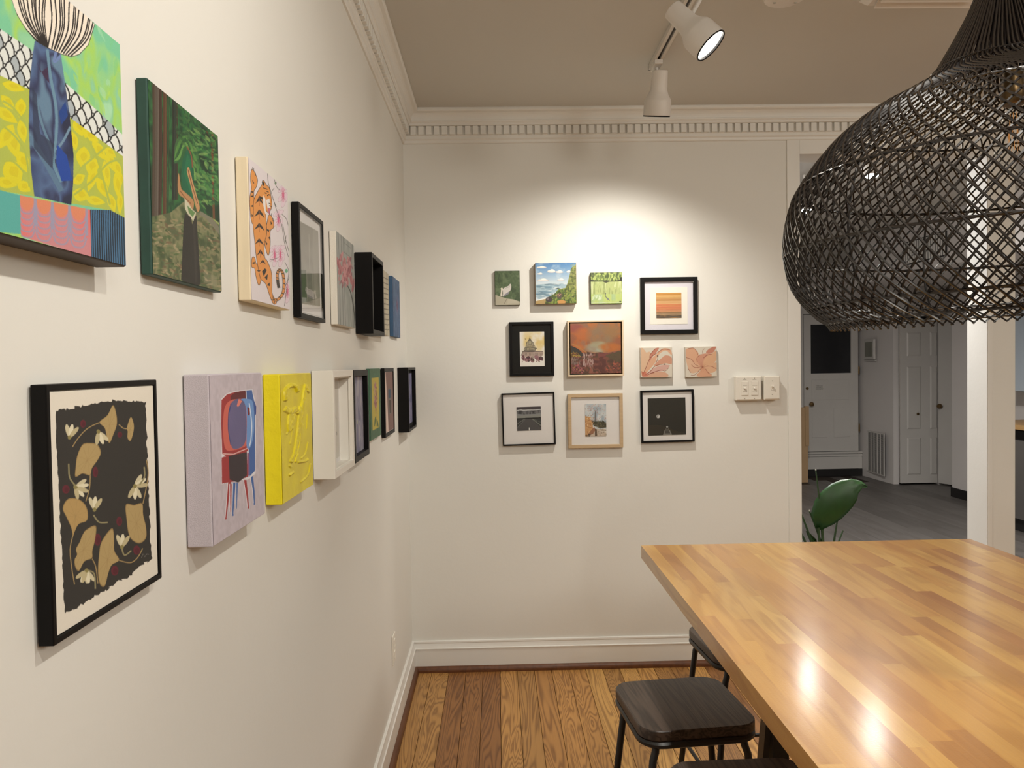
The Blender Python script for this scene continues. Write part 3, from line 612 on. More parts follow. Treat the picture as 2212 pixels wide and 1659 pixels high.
def art_yellow_flower():
    p = Paint(150, (66, 104, 74), seed=19)
    p.mottle(p.full(), [(60, 98, 68), (72, 112, 80)], 20, 20, 2)
    p.poly([(.17, .13), (.83, .13), (.83, .87), (.17, .87)], (196, 176, 66))
    p.line([(.5, .6), (.52, .84)], .03, (52, 82, 46)); p.ell(.4, .76, .09, .04, (58, 92, 52), -.8); p.ell(.64, .8, .1, .035, (60, 96, 54), .6)
    for i in range(150):
        t = p.r.rand(); w = .2*np.sin(pi*min(1, t*1.05+.08)); x = .5+p.r.uniform(-w, w); y = .2+t*.48
        p.ell(x, y, .02, .024, [(150, 96, 96), (186, 140, 134), (120, 66, 78), (170, 110, 112)][i % 4], p.r.rand()*3, .9, 7)
    return p

def art_pink_mat():
    p = Paint(110, (186, 152, 138), seed=20)
    p.poly([(.0, .0), (.14, .0), (.28, .5), (.36, 1), (0, 1)], (214, 190, 174))
    p.poly([(.14, 0), (1, 0), (1, 1), (.36, 1), (.28, .5)], (124, 96, 88)); p.poly([(.38, .28), (.78, .28), (.78, .72), (.38, .72)], (112, 104, 98)); p.poly([(.42, .3), (.7, .3), (.68, .44), (.42, .44)], (60, 76, 92)); p.poly([(.5, .48), (.72, .48), (.66, .7), (.54, .7)], (72, 60, 54))
    return p

def art_blue_violet():
    p = Paint(120, (96, 96, 128), seed=21); p.mottle(p.full(), [(70, 72, 104), (108, 104, 140), (92, 94, 120), (132, 122, 146), (78, 88, 120)], 6, 5, 3)
    p.dabs(60, (0, 0, 1, 1), .03, .06, [(120, 110, 150), (66, 70, 104), (140, 136, 156)], (0, 3), .4); return p

def art_swan():
    p = Paint(120, (76, 92, 60), [(142, 180), (520, 176), (520, 712), (148, 712)], seed=22)
    p.mottle(p.full(), [(62, 78, 50), (84, 100, 66), (72, 90, 58), (98, 112, 78)], 5, 6, 3)
    for i in range(12): p.line([(150+i*22, 190), (200+i*24, 260), (230+i*26, 380)], 5, [(92, 108, 72), (60, 76, 48)][i % 2], .45, sm=True)
    p.poly([(140, 548), (230, 580), (325, 610), (420, 625), (522, 662), (522, 720), (140, 720)], (172, 164, 140)); p.line([(325, 612), (300, 660), (275, 700)], 8, (130, 120, 100)); p.poly([(340, 620), (440, 632), (510, 672), (330, 690)], (184, 176, 152), .7)
    p.poly([(262, 470), (300, 435), (345, 415), (378, 380), (392, 430), (380, 480), (350, 520), (310, 560), (262, 578), (256, 520)], (206, 198, 186), sm=True); p.poly([(270, 560), (330, 520), (370, 490), (350, 540), (290, 575)], (130, 128, 132))
    p.line([(300, 450), (340, 440), (375, 410)], 5, (150, 142, 134)); p.poly([(240, 446), (262, 452), (262, 480), (248, 520), (252, 560), (240, 575), (224, 560), (232, 510), (234, 470)], (216, 206, 186), sm=True); p.line([(258, 480), (262, 560)], 5, (96, 90, 80)); p.ell(246, 455, 17, 14, (206, 196, 172))
    return p

def art_sea():
    p = Paint(160, (110, 140, 170), [(765, 72), (1388, 62), (1384, 688), (764, 692)], seed=23)
    g = np.linspace(0, 1, p.H)[:, None, None]; c1, c2 = np.array((72, 122, 168.)), np.array((198, 206, 204.))
    p.a[:] = c1+(c2-c1)*np.clip(g*1.9, 0, 1)
    nz = p.noise(6, 10, 3); p.put(np.clip((nz-.5)*3, 0, 1), (206, 212, 212), .5)
    for x, y, w, h in [(860, 135, 80, 16), (1010, 195, 66, 28), (1130, 205, 60, 22), (835, 232, 42, 15), (1270, 200, 34, 18), (880, 330, 90, 22), (1150, 325, 60, 18)]:
        p.ell(x, y+6, w, h*.7, (176, 168, 168)); p.ell(x, y, w*.9, h*.7, (220, 214, 202)); p.ell(x+10, y-h*.5, w*.45, h*.6, (232, 226, 212))
    sea = p.poly([(760, 400), (960, 385), (1240, 380), (1240, 460), (1080, 500), (960, 590), (860, 620), (760, 650)], (150, 172, 178)); p.mottle(sea, [(112, 140, 152), (164, 184, 188), (140, 162, 170), (196, 204, 202)], 5, 24, 2)
    for y, x0, x1 in [(432, 770, 900), (468, 780, 1000), (515, 765, 880), (545, 780, 960), (580, 770, 900), (400, 900, 1150)]: p.line([(x0, y), ((x0+x1)/2, y-5), (x1, y+4)], 7, (96, 116, 124), .8, sm=True)
    p.poly([(760, 632), (860, 612), (980, 585), (940, 625), (770, 668)], (222, 222, 212)); p.poly([(760, 650), (940, 612), (920, 695), (760, 700)], (168, 140, 88))
    p.poly([(1050, 468), (1105, 446), (1150, 465)], (70, 84, 70))
    cl = p.poly([(1388, 90), (1310, 150), (1290, 240), (1250, 380), (1220, 450), (1110, 470), (1060, 530), (985, 575), (920, 600), (905, 695), (1388, 695)], (86, 96, 44)); keep = p.a.copy()
    p.mottle(cl, [(66, 74, 34), (108, 118, 52), (134, 140, 70), (82, 88, 44)], 10, 10, 3)
    p.dabs(130, (1000, 440, 1388, 690), 26, 14, [(70, 96, 36), (120, 140, 52), (50, 66, 30), (146, 152, 70)], (0, 3), .8); p.dabs(50, (1240, 130, 1388, 440), 18, 22, [(150, 150, 84), (92, 96, 44), (126, 134, 66)], (0, 3), .7)
    p.poly([(1085, 560), (1130, 520), (1165, 540), (1150, 620), (1090, 610)], (84, 72, 62)); p.line([(1070, 570), (1120, 540)], 12, (168, 128, 96)); p.line([(1110, 580), (1150, 545)], 12, (172, 130, 98))
    p.ell(965, 625, 55, 40, (62, 54, 52)); p.ell(945, 615, 20, 22, (110, 100, 94)); p.poly([(1090, 650), (1160, 628), (1230, 660), (1200, 692), (1100, 690)], (186, 136, 72)); p.ell(1050, 590, 28, 22, (74, 86, 44))
    p.a[~cl] = keep[~cl]
    for a in (-.9, -.5, -.1, .3, .6): p.line([(1355, 150), (1355+70*np.sin(a), 150-75*np.cos(a))], 6, (150, 156, 78))
    p.ell(1014, 548, 7, 16, (40, 44, 50)); return p

def art_pond():
    p = Paint(130, (150, 160, 96), [(1622, 215), (2092, 205), (2090, 684), (1622, 684)], seed=24)
    p.mottle(p.full(), [(142, 152, 92), (176, 184, 116), (160, 172, 104), (190, 196, 140)], 24, 4, 3)
    t = p.poly([(1600, 200), (2110, 200), (2110, 335), (1980, 340), (1860, 332), (1700, 338), (1600, 330)], (128, 142, 72)); p.mottle(t, [(70, 84, 40), (140, 158, 80), (186, 196, 110), (100, 118, 56)], 18, 7, 3)
    p.poly([(1610, 322), (1760, 338), (1860, 330), (1960, 338), (2070, 322), (2100, 346), (1900, 350), (1850, 368), (1800, 350), (1610, 352)], (54, 58, 36)); p.poly([(2060, 290), (2100, 270), (2100, 340), (2060, 335)], (30, 34, 20)); p.ell(1650, 245, 35, 40, (60, 68, 40), al=.7)
    p.mottle(p.poly([(1622, 540), (2090, 540), (2090, 690), (1622, 690)], (160, 178, 118), .5), [(176, 190, 96), (152, 176, 130)], 6, 4, 2, .6)
    p.dabs(30, (1640, 560, 1780, 620), 5, 20, [(206, 214, 180), (186, 200, 160)], (-.1, .1), .8); p.line([(1846, 520), (1838, 560), (1850, 590), (1880, 610), (1900, 640)], 9, (70, 74, 78), sm=True); p.ell(1872, 612, 26, 12, (110, 112, 116), .8)
    p.line([(1622, 672), (2090, 668)], 4, (206, 208, 190)); p.ell(2062, 655, 16, 8, (50, 54, 34)); return p

def art_stripes():
    p = Paint(120, (200, 150, 90), seed=25)
    p.mottle(p.full(), [(196, 140, 70), (206, 158, 96)], 2, 30, 2)
    for i in range(60):
        y = i/60; k = [(192, 138, 66), (206, 164, 100), (196, 148, 92), (204, 160, 108), (200, 118, 78), (206, 124, 88), (196, 134, 98), (140, 116, 86), (72, 68, 62)]
        c = k[min(8, int(y*9.2))]; d = p.r.uniform(-16, 16)
        p.line([(0, y), (.3, y+p.r.uniform(-.012, .012)), (.7, y+p.r.uniform(-.012, .012)), (1, y)], .022, tuple(v+d for v in c), .8, sm=True)
    return p

def art_capitol():
    p = Paint(150, (226, 220, 206), [(270, 228), (692, 220), (704, 825), (280, 830)], seed=26, m=110)
    nz = p.noise(4, 5, 3); yy = np.linspace(0, 1, p.H)[:, None]; xx = np.linspace(0, 1, p.W)[None]
    p.put(np.clip((nz-.28)*3, 0, 1)*np.clip(1.2-abs(yy-.28)*2.6, 0, 1)*np.clip((xx-.05)*5, 0, 1), (212, 184, 110), .85)
    K = (40, 34, 30)
    p.poly([(345, 555), (358, 505), (380, 462), (385, 420), (415, 385), (445, 372), (480, 385), (512, 420), (530, 470), (565, 512), (545, 555)], (150, 140, 112), .75)
    p.poly([(298, 640), (318, 572), (345, 556), (545, 556), (672, 566), (672, 640), (600, 660), (330, 660)], (160, 136, 122), .8)
    for L, w in [([(448, 302), (444, 340), (440, 372)], 7), ([(432, 345), (470, 372)], 5), ([(418, 372), (476, 372)], 10), ([(428, 355), (466, 352)], 8), ([(385, 425), (415, 385), (445, 376), (482, 388), (514, 424)], 5), ([(380, 462), (450, 452), (528, 468)], 6), ([(355, 510), (450, 496), (570, 516)], 7), ([(345, 552), (540, 548)], 9), ([(314, 574), (674, 566)], 9), ([(400, 400), (388, 450)], 4), ([(425, 386), (418, 450)], 4), ([(446, 380), (446, 450)], 4), ([(468, 386), (474, 450)], 4), ([(492, 400), (504, 455)], 4), ([(298, 640), (322, 576)], 5), ([(360, 350), (385, 358), (374, 348)], 6)]: p.line(L, w, K)
    for i in range(10): p.line([(352+i*21, 512+(i % 2)*4), (350+i*21, 545)], 7, K, .85)
    for i in range(15): p.line([(322+i*24, 588), (318+i*24, 640)], 5, (70, 56, 50), .8)
    for i in range(9): p.line([(385+i*16, 470), (383+i*16, 494)], 5, (60, 52, 44), .85)
    for x, y, a in [(350, 700, 34), (395, 715, 38), (470, 705, 44), (500, 730, 26), (590, 700, 44), (640, 690, 38), (420, 680, 30), (330, 668, 26), (560, 668, 40)]:
        p.ell(x, y, a, 34, [(92, 46, 56), (62, 34, 40), (140, 96, 100)][int(x) % 3], .2, .85)
    p.dabs(50, (320, 655, 670, 745), 14, 10, [(40, 24, 28), (110, 60, 70), (150, 120, 110), (84, 74, 52)], (0, 3), .85); return p

def art_red():
    p = Paint(190, (150, 88, 52), [(1165, 60), (2050, 52), (2045, 955), (1170, 968)], seed=27)
    p.mottle(p.full(), [(140, 84, 54), (166, 92, 44), (150, 98, 66), (132, 96, 72), (172, 100, 50)], 5, 5, 3)
    def soft(cx, cy, rx, ry, c, al):
        X, Y = np.meshgrid(np.linspace(0, 1, p.W), np.linspace(0, 1, p.H)); u = (cx-1165)/885; v = (cy-60)/905
        d = ((X-u)/(rx/885))**2+((Y-v)/(ry/905))**2; p.put(np.clip(1.3-d, 0, 1)*(.5+p.noise(7, 7, 3)), c, al)
    soft(1260, 150, 150, 90, (140, 72, 60), .9); soft(1400, 250, 180, 120, (172, 96, 48), .9); soft(1700, 300, 260, 230, (134, 106, 76), .9); soft(1900, 200, 170, 150, (142, 104, 64), .8); soft(1620, 510, 220, 90, (150, 150, 128), 1); soft(1650, 440, 150, 60, (152, 142, 110), .8); soft(1850, 500, 200, 90, (170, 98, 44), .9); soft(1300, 500, 120, 60, (176, 100, 50), .8)
    low = p.poly([(1160, 640), (1380, 600), (1450, 570), (1560, 600), (1680, 580), (1800, 600), (2060, 540), (2060, 980), (1160, 980)], (100, 54, 44)); keep = p.a.copy()
    p.mottle(low, [(84, 46, 38), (118, 66, 54), (96, 64, 44), (74, 50, 38), (130, 78, 60)], 7, 8, 3)
    p.poly([(1780, 640), (1900, 600), (2060, 560), (2060, 700), (2000, 760), (1850, 690)], (78, 68, 44), .8, sm=True); p.poly([(1660, 600), (1790, 600), (1760, 660), (1640, 660)], (118, 62, 56), .8)
    p.a[~low] = keep[~low]
    p.poly([(1165, 470), (1240, 490), (1310, 530), (1370, 590), (1386, 640), (1330, 650), (1250, 600), (1165, 590)], (54, 48, 40), sm=True)
    p.line([(1190, 430), (1280, 470), (1380, 540), (1450, 590)], 16, (166, 116, 60), sm=True)
    p.dabs(60, (1175, 580, 1330, 660), 16, 9, [(150, 112, 38), (90, 66, 30), (176, 150, 70), (48, 34, 26)], (0, 3), .85)
    p.dabs(110, (1390, 590, 1560, 840), 9, 22, [(186, 166, 156), (150, 116, 108), (132, 90, 80)], (-.2, .2), .6); p.line([(1410, 620), (1405, 720), (1395, 820)], 14, (196, 180, 170), .9, sm=True); p.line([(1540, 740), (1545, 930)], 8, (160, 116, 104), .8); p.line([(1440, 634), (1590, 630)], 9, (196, 170, 160), .8)
    p.dabs(50, (1180, 680, 1330, 800), 12, 22, [(120, 100, 90), (70, 50, 44), (140, 118, 108)], (-.3, .3), .6); p.dabs(60, (1180, 810, 1400, 960), 18, 10, [(140, 72, 80), (60, 34, 28), (158, 128, 64), (90, 50, 44), (168, 96, 96)], (0, 3), .8); p.dabs(50, (1790, 780, 2040, 950), 22, 14, [(150, 76, 52), (166, 88, 66), (100, 56, 42), (60, 48, 34)], (0, 3), .7)
    return p

def art_lily(k):
    q = [(92, 1118), (566, 1108), (564, 1552), (98, 1560)] if k == 0 else [(760, 1116), (1226, 1106), (1226, 1550), (768, 1566)]
    p = Paint(130, (206, 196, 176), q, seed=28+k)
    P1, P2, P3, DK = (206, 158, 124), (196, 142, 114), (186, 124, 100), (122, 52, 34)
    if k == 0:
        for pts, c in [([(110, 1540), (96, 1300), (100, 1120), (150, 1150), (180, 1190), (232, 1180), (250, 1280), (180, 1440)], (208, 172, 138)), ([(130, 1530), (200, 1400), (240, 1240), (260, 1190), (310, 1130), (370, 1120), (330, 1190), (260, 1270), (200, 1420)], P3), ([(130, 1540), (190, 1400), (260, 1280), (350, 1200), (420, 1130), (520, 1130), (560, 1180), (560, 1230), (480, 1160), (400, 1190), (340, 1260), (310, 1340), (230, 1440)], P1), ([(300, 1370), (400, 1280), (470, 1230), (556, 1260), (556, 1360), (460, 1350), (330, 1390)], P2), ([(150, 1535), (280, 1430), (400, 1380), (530, 1380), (480, 1440), (400, 1470), (270, 1490)], (198, 156, 140)), ([(150, 1545), (240, 1500), (360, 1480), (470, 1490), (490, 1550), (200, 1556)], (200, 154, 124))]: p.poly(pts, c, sm=True)
        for L in [[(120, 1540), (180, 1400), (240, 1270), (350, 1190), (430, 1140), (540, 1150)], [(232, 1290), (240, 1220), (300, 1150), (320, 1130)], [(150, 1530), (240, 1470), (300, 1400), (380, 1370), (460, 1365)], [(200, 1520), (300, 1480), (400, 1450), (460, 1465), (510, 1420)], [(320, 1340), (350, 1290), (348, 1240)], [(110, 1470), (130, 1550)], [(240, 1500), (300, 1490)]]: p.line(L, 9, DK, .85, sm=True, taper=.4)
        p.ell(350, 1240, 12, 8, (40, 30, 22)); p.ell(456, 1364, 10, 10, (50, 36, 24)); p.poly([(110, 1480), (170, 1480), (210, 1540), (120, 1556)], (186, 96, 72), .7)
    else:
        for pts, c in [([(764, 1150), (860, 1130), (930, 1170), (960, 1230), (940, 1330), (1000, 1410), (900, 1380), (840, 1300), (770, 1270)], P1), ([(766, 1270), (830, 1280), (900, 1350), (1000, 1420), (930, 1490), (840, 1500), (790, 1400)], (206, 166, 134)), ([(940, 1340), (950, 1260), (1010, 1220), (1120, 1210), (1180, 1240), (1080, 1310), (1020, 1410)], P2), ([(1020, 1400), (1060, 1270), (1160, 1210), (1220, 1180), (1224, 1300), (1150, 1370)], (206, 160, 122)), ([(1020, 1410), (1120, 1370), (1224, 1350), (1224, 1450), (1150, 1500), (1060, 1480)], (206, 162, 126)), ([(930, 1550), (980, 1470), (1015, 1415), (1080, 1470), (1150, 1550)], (204, 152, 118)), ([(1070, 1200), (1120, 1140), (1222, 1104), (1170, 1200)], P3)]: p.poly(pts, c, sm=True)
        for L in [[(800, 1140), (880, 1130), (930, 1180), (950, 1240)], [(938, 1340), (932, 1280), (985, 1225)], [(1030, 1280), (1080, 1240), (1160, 1220)], [(850, 1380), (900, 1420), (1000, 1410)], [(766, 1272), (850, 1300), (900, 1370), (950, 1396)], [(1015, 1415), (960, 1470), (900, 1530), (840, 1534)], [(1020, 1214), (1024, 1160), (1056, 1138)], [(1060, 1440), (1100, 1500), (1150, 1520)], [(1060, 1400), (1140, 1400), (1220, 1440)], [(800, 1440), (840, 1500)]]: p.line(L, 8, (128, 62, 42), .8, sm=True, taper=.3)
        for a in np.arange(0, 6.2, .35): p.line([(1015, 1412), (1015+90*np.cos(a), 1412+80*np.sin(a))], 5, (150, 86, 60), .6, taper=.9)
    return p

def art_road():
    p = Paint(120, (92, 86, 84), seed=31)
    p.poly([(0, .1), (.1, .14), (.3, .12), (.6, .13), (1, .12), (1, .46), (0, .46)], (134, 134, 130)); p.mottle(p.poly([(0, .17), (1, .15), (1, .3), (.3, .32), (0, .28)], (80, 78, 78)), [(60, 58, 58), (120, 118, 116), (86, 84, 84)], 6, 8, 3); p.line([(0, .16), (.15, .12), (.3, .15), (.5, .14), (.7, .15), (1, .14)], .025, (206, 206, 200), sm=True)
    p.poly([(0, 0), (1, 0), (1, .09), (.6, .11), (.3, .1), (0, .13)], (66, 58, 60)); p.poly([(0, .38), (1, .36), (1, .46), (0, .47)], (136, 136, 126))
    p.poly([(0, .47), (1, .46), (1, 1), (0, 1)], (56, 56, 54)); p.poly([(.36, .48), (.6, .48), (1, .92), (1, 1), (0, 1), (0, .86)], (78, 76, 74)); p.line([(.34, .49), (0, .72)], .03, (112, 112, 104)); p.line([(.36, .5), (0, .88)], .02, (110, 108, 104)); p.line([(.62, .5), (1, .82)], .04, (116, 118, 108)); p.line([(.6, .48), (1, .68)], .02, (92, 98, 88))
    p.line([(.5, .87), (.5, 1)], .03, (222, 218, 206)); p.poly([(0, .47), (1, .455), (1, .5), (0, .52)], (22, 20, 20)); p.grain(5); return p

def art_obelisk():
    p = Paint(160, (176, 184, 182), [(1456, 262), (1814, 250), (1820, 808), (1474, 818)], seed=32, m=110)
    p.mottle(p.full(), [(160, 170, 174), (186, 192, 190), (204, 206, 200)], 5, 6, 2); p.dabs(110, (1456, 255, 1816, 560), 12, 5, [(190, 146, 130), (170, 122, 108), (206, 170, 156), (138, 116, 100)], (0, 3), .8)
    p.poly([(1625, 400), (1636, 372), (1648, 400), (1658, 590), (1622, 590)], (116, 112, 104)); p.line([(1644, 400), (1652, 585)], 8, (146, 142, 134))
    p.poly([(1560, 540), (1600, 560), (1700, 560), (1780, 560), (1818, 590), (1818, 660), (1700, 672), (1600, 620)], (70, 66, 48)); p.dabs(60, (1580, 540, 1815, 660), 14, 9, [(50, 48, 34), (98, 90, 62), (128, 118, 90)], (0, 3), .8)
    p.poly([(1460, 470), (1540, 480), (1590, 600), (1600, 680), (1520, 815), (1472, 818)], (196, 150, 98)); p.dabs(110, (1462, 450, 1600, 800), 12, 7, [(210, 164, 110), (176, 118, 74), (224, 190, 144), (150, 104, 66)], (0, 3), .8)
    p.poly([(1520, 815), (1600, 680), (1700, 690), (1780, 680), (1816, 690), (1818, 808)], (190, 172, 150)); p.poly([(1500, 800), (1560, 720), (1620, 650), (1640, 700), (1600, 770)], (150, 104, 76)); p.poly([(1630, 680), (1660, 690), (1668, 800), (1630, 806)], (96, 78, 62)); p.dabs(50, (1690, 680, 1816, 800), 11, 5, [(120, 112, 96), (214, 206, 192), (96, 88, 70)], (0, 1), .8); p.dabs(20, (1475, 770, 1560, 815), 12, 6, [(64, 56, 44)], (0, 1), .8)
    p.line([(1740, 800), (1810, 800)], 5, (60, 56, 50)); return p

def art_moon():
    p = Paint(140, (40, 38, 30), [(282, 262), (1350, 242), (1374, 1300), (302, 1330)], seed=33)
    p.ell(585, 778, 50, 54, (176, 174, 166)); p.ell(575, 775, 22, 34, (128, 126, 118)); p.ell(600, 790, 20, 26, (196, 194, 186))
    p.poly([(716, 1318), (735, 1270), (760, 1180), (800, 1150), (880, 1150), (915, 1170), (945, 1240), (970, 1290), (966, 1312)], (110, 108, 98)); p.poly([(760, 1270), (780, 1180), (880, 1170), (930, 1270)], (66, 64, 58)); p.line([(720, 1284), (966, 1278)], 16, (150, 148, 140)); p.line([(800, 1145), (828, 1090), (840, 1090), (880, 1145)], 10, (130, 128, 120)); p.poly([(810, 1062), (862, 1060), (866, 1092), (812, 1094)], (160, 158, 150)); p.line([(836, 1025), (836, 1060)], 8, (86, 84, 76)); p.line([(780, 1170), (760, 1260)], 10, (140, 138, 130)); p.line([(900, 1165), (940, 1265)], 10, (140, 138, 130)); p.grain(2); return p
# ================================================================ the rooms
D = 3.77; H = 2.72
XR = 4.9                    # right wall of the front room
# walls of the front room
struct('wall_left', MB().box(-.1, 0, -2.3, D, 0, H), M['wall'])
wb = MB().box(-.1, 1.932, D, D+.16, 0, H).box(1.932, 2.859, D, D+.16, 2.503, H).box(2.859, 3.0, D, D+.16, 0, H)
wb.box(3.0, 4.3, D, D+.16, 2.503, H).box(4.3, 5.0, D, D+.16, 0, H)
struct('wall_back', wb, M['wall'])
struct('wall_right', MB().box(XR, XR+.1, -2.3, D, 0, H), M['wall'])
struct('wall_front', MB().box(-.1, XR+.1, -2.4, -2.3, 0, H), M['wall'])
struct('ceiling', MB().box(-.1, XR+.1, -2.3, D+.16, H, H+.08), M['ceil'])
# casing of the opening: a flat board a little proud of the wall with a round edge, up to the crown
cz = MB().box(1.868, 1.931, D-.006, D, 0, 2.572).box(1.931, 2.86, D-.006, D, 2.503, 2.572)
struct('trim_3', cz, M['trim'], bevel=.0015)
struct('trim_4', MB().box(2.862, 2.885, D-.004, D, 0, 2.503), M['trim'], bevel=.0015)

# floor boards, each one a piece
fl = struct('floor', MB().box(-.1, XR+.1, -2.4, D+.16, -.06, -.0125), M['floorgap'])
BW = .0835
bsrc = MB().box(-BW/2+.0009, BW/2-.0009, -3.02, 3.02, -.012, 0).build('floor_board', M['floor'], fl, bevel=.0007, seg=1)
bsrc.location = (.012+BW/2, .745, 0)
for i in range(1, 58):
    piece(bsrc, fl, (.012+BW*(i+.5), .745, random.uniform(-.0003, .0003)))

# crown moulding with dentils
crown = [(0, 2.570), (.007, 2.570), (.010, 2.574), (.011, 2.584), (.016, 2.588), (.018, 2.590), (.018, 2.603), (.021, 2.605), (.021, 2.646), (.038, 2.647), (.041, 2.650), (.041, 2.656), (.045, 2.661), (.049, 2.663), (.050, 2.667), (.048, 2.671)]
crown += [(.048+.024*(1-cos(t)), 2.671+.031*sin(t)) for t in np.linspace(.25, pi/2, 6)]
crown += [(.078, 2.703), (.082, 2.707), (.083, 2.715), (.082, H), (0, H)]
def run(prof, path, m, name):
    """profile (out, z) carried along the wall line path = list of (x, y, outx, outy)"""
    mb = MB(); n = len(prof); vs = []
    for (x, y, ox, oy) in path:
        for d, z in prof: vs.append((x+ox*d, y+oy*d, z))
    fs = [(i*n+j, i*n+(j+1) % n, (i+1)*n+(j+1) % n, (i+1)*n+j) for i in range(len(path)-1) for j in range(n)]
    fs += [tuple(range(n)), tuple(range((len(path)-1)*n, len(path)*n))[::-1]]
    mb.add(vs, fs); return struct(name, mb, m)
cl = run(crown, [(0, -2.3, 1, 0), (0, D, 1, -1)], M['trim'], 'trim_1')
cb = run(crown, [(0, D, 1, -1), (XR, D, -1, -1)], M['trim'], 'trim_2')
PT = .0372
dl = MB().box(.0205, .036, -.013, .013, 2.606, 2.646).build('dentil', M['trim'], cl, bevel=.0008, seg=1); dl.location = (0, D-.055, 0)
for i in range(1, 84): piece(dl, cl, (0, D-.055-PT*i, 0))
db = MB().box(-.013, .013, -.036, -.0205, 2.606, 2.646).build('dentil', M['trim'], cb, bevel=.0008, seg=1); db.location = (.055, D, 0)
for i in range(1, 126): piece(db, cb, (.055+PT*i, D, 0))
# upper strip above the slits, as in the photo the teeth hang from a band
# baseboards with cap and a brown shoe moulding
bprof = [(0, .022), (.016, .022), (.016, .108), (.019, .110), (.019, .114), (.015, .117), (.012, .126), (.009, .137), (.011, .140), (.010, .147), (.006, .149), (0, .149)]
run(bprof, [(0, -2.3, 1, 0), (0, D, 1, -1)], M['trim'], 'baseboard_left')
run(bprof, [(0, D, 1, -1), (1.868, D, 0, -1)], M['trim'], 'baseboard_back')
sprof = [(0, 0), (.034, 0)]+[(.016+.018*cos(t), .005+.022*sin(t)) for t in np.linspace(0, pi/2, 6)]+[(0, .027)]
run(sprof, [(0, -2.3, 1, 0), (0, D, 1, -1)], M['shoe'], 'trim_5')
run(sprof, [(0, D, 1, -1), (1.868, D, 0, -1)], M['shoe'], 'trim_6')

# ---------------------------------------------------------------- kitchen and back hall through the opening
Y0 = D+.16
fk = struct('floor.001', MB().box(1.0, 6.2, Y0, 10.2, -.06, -.004), M['floorgap'])
W2 = .152; L2 = 1.22
psrc = MB().box(-W2/2+.0006, W2/2-.0006, -L2/2+.0006, L2/2-.0006, -.004, 0).build('floor_plank', M['lvp'], fk); psrc.location = (1.0+W2/2, Y0+L2/2, 0)
k = 0
for i in range(0, 34):
    y = Y0+L2/2-(i*.47 % L2 if i else 0)
    first = (i == 0)
    while y-L2/2 < 10.1:
        if not first and y-L2/2 >= Y0-.001 and y+L2/2 < 10.2 and (1.0+W2*(i+1)) > 1.9: piece(psrc, fk, (1.0+W2*(i+.5), y, 0)); k += 1
        elif not first and y+L2/2 > Y0 and y+L2/2 < 10.2 and (1.0+W2*(i+1)) > 1.9:
            piece(psrc, fk, (1.0+W2*(i+.5), (Y0+y+L2/2)/2, 0), scale=(1, (y+L2/2-Y0)/L2, 1))
        first = False; y += L2
struct('ceiling.001', MB().box(1.0, 6.2, Y0, 10.2, H, H+.08), M['ceil'])
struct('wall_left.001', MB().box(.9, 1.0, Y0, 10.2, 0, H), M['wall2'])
# far wall with the glazed door in it
YD = 9.78
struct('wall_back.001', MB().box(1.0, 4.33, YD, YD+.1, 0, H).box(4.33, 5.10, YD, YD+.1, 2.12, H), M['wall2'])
d1 = struct('door_1', MB().box(4.36, 4.45, YD+.01, YD+.05, .32, 2.07).box(4.97, 5.06, YD+.01, YD+.05, .32, 2.07).box(4.45, 4.97, YD+.01, YD+.05, 1.945, 2.07).box(4.45, 4.97, YD+.01, YD+.05, .32, 1.32), M['door'])
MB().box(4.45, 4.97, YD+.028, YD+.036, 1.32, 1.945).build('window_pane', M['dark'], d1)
for a, b_, c, d_ in [(4.46, 4.94, .98, 1.24), (4.46, 4.66, .50, .87), (4.74, 4.95, .50, .87)]:
    MB().box(a, b_, YD+.004, YD+.011, c, d_).build('door_panel', M['door'], d1, bevel=.002, seg=1)
MB().lathe([(.0, 0), (.012, 0), (.012, .02), (.026, .03), (.03, .045), (.024, .06), (.0, .064)], mtx=Matrix.Translation((4.44, YD+.01, .93)) @ Euler((pi/2, 0, 0)).to_matrix().to_4x4(), k=16, cap=False).build('door_knob', M['brass'], d1)
MB().lathe([(.0, 0), (.018, 0), (.016, .014), (.0, .014)], mtx=Matrix.Translation((4.40, YD+.01, 1.13)) @ Euler((pi/2, 0, 0)).to_matrix().to_4x4(), k=14, cap=False).build('deadbolt', M['brass'], d1)
for z in (.62, 1.35, 1.90): MB().tube([(5.065, YD, z-.05), (5.065, YD, z+.05)], .009, 8).build('hinge', M['brass'], d1)
struct('trim_7', MB().box(4.27, 4.345, YD-.015, YD, 0, 2.14).box(4.345, 5.09, YD-.015, YD, 2.075, 2.14), M['door'], bevel=.002)
st = MB().box(4.345, 5.10, YD-.02, YD+.01, .29, .315).box(4.345, 5.10, YD-.012, YD+.01, .255, .285).box(4.345, 5.10, YD-.006, YD+.01, .095, .25)
struct('trim_8', st, M['door'], bevel=.002)
struct('baseboard_back.001', MB().box(1.0, 5.10, YD-.01, YD-.001, 0, .092), M['rubber'])
nt_ = thing('paper_notice', 'small white printed notice taped to the glazed hall door', 'notice', (4.50, YD+.003, 1.10))
MB().box(0, .11, -.002, 0, 0, .075).build('sheet', M['paper'], nt_)
ink = MB()
for i in range(5):
    x = .008
    while x < .098:
        wd = random.uniform(.006, .014); ink.box(x, min(.102, x+wd), -.0028, -.0018, .061-i*.0115, .065-i*.0115); x += wd+.004
ink.build('lettering', M['ink'], nt_)['kind'] = 'stuff'
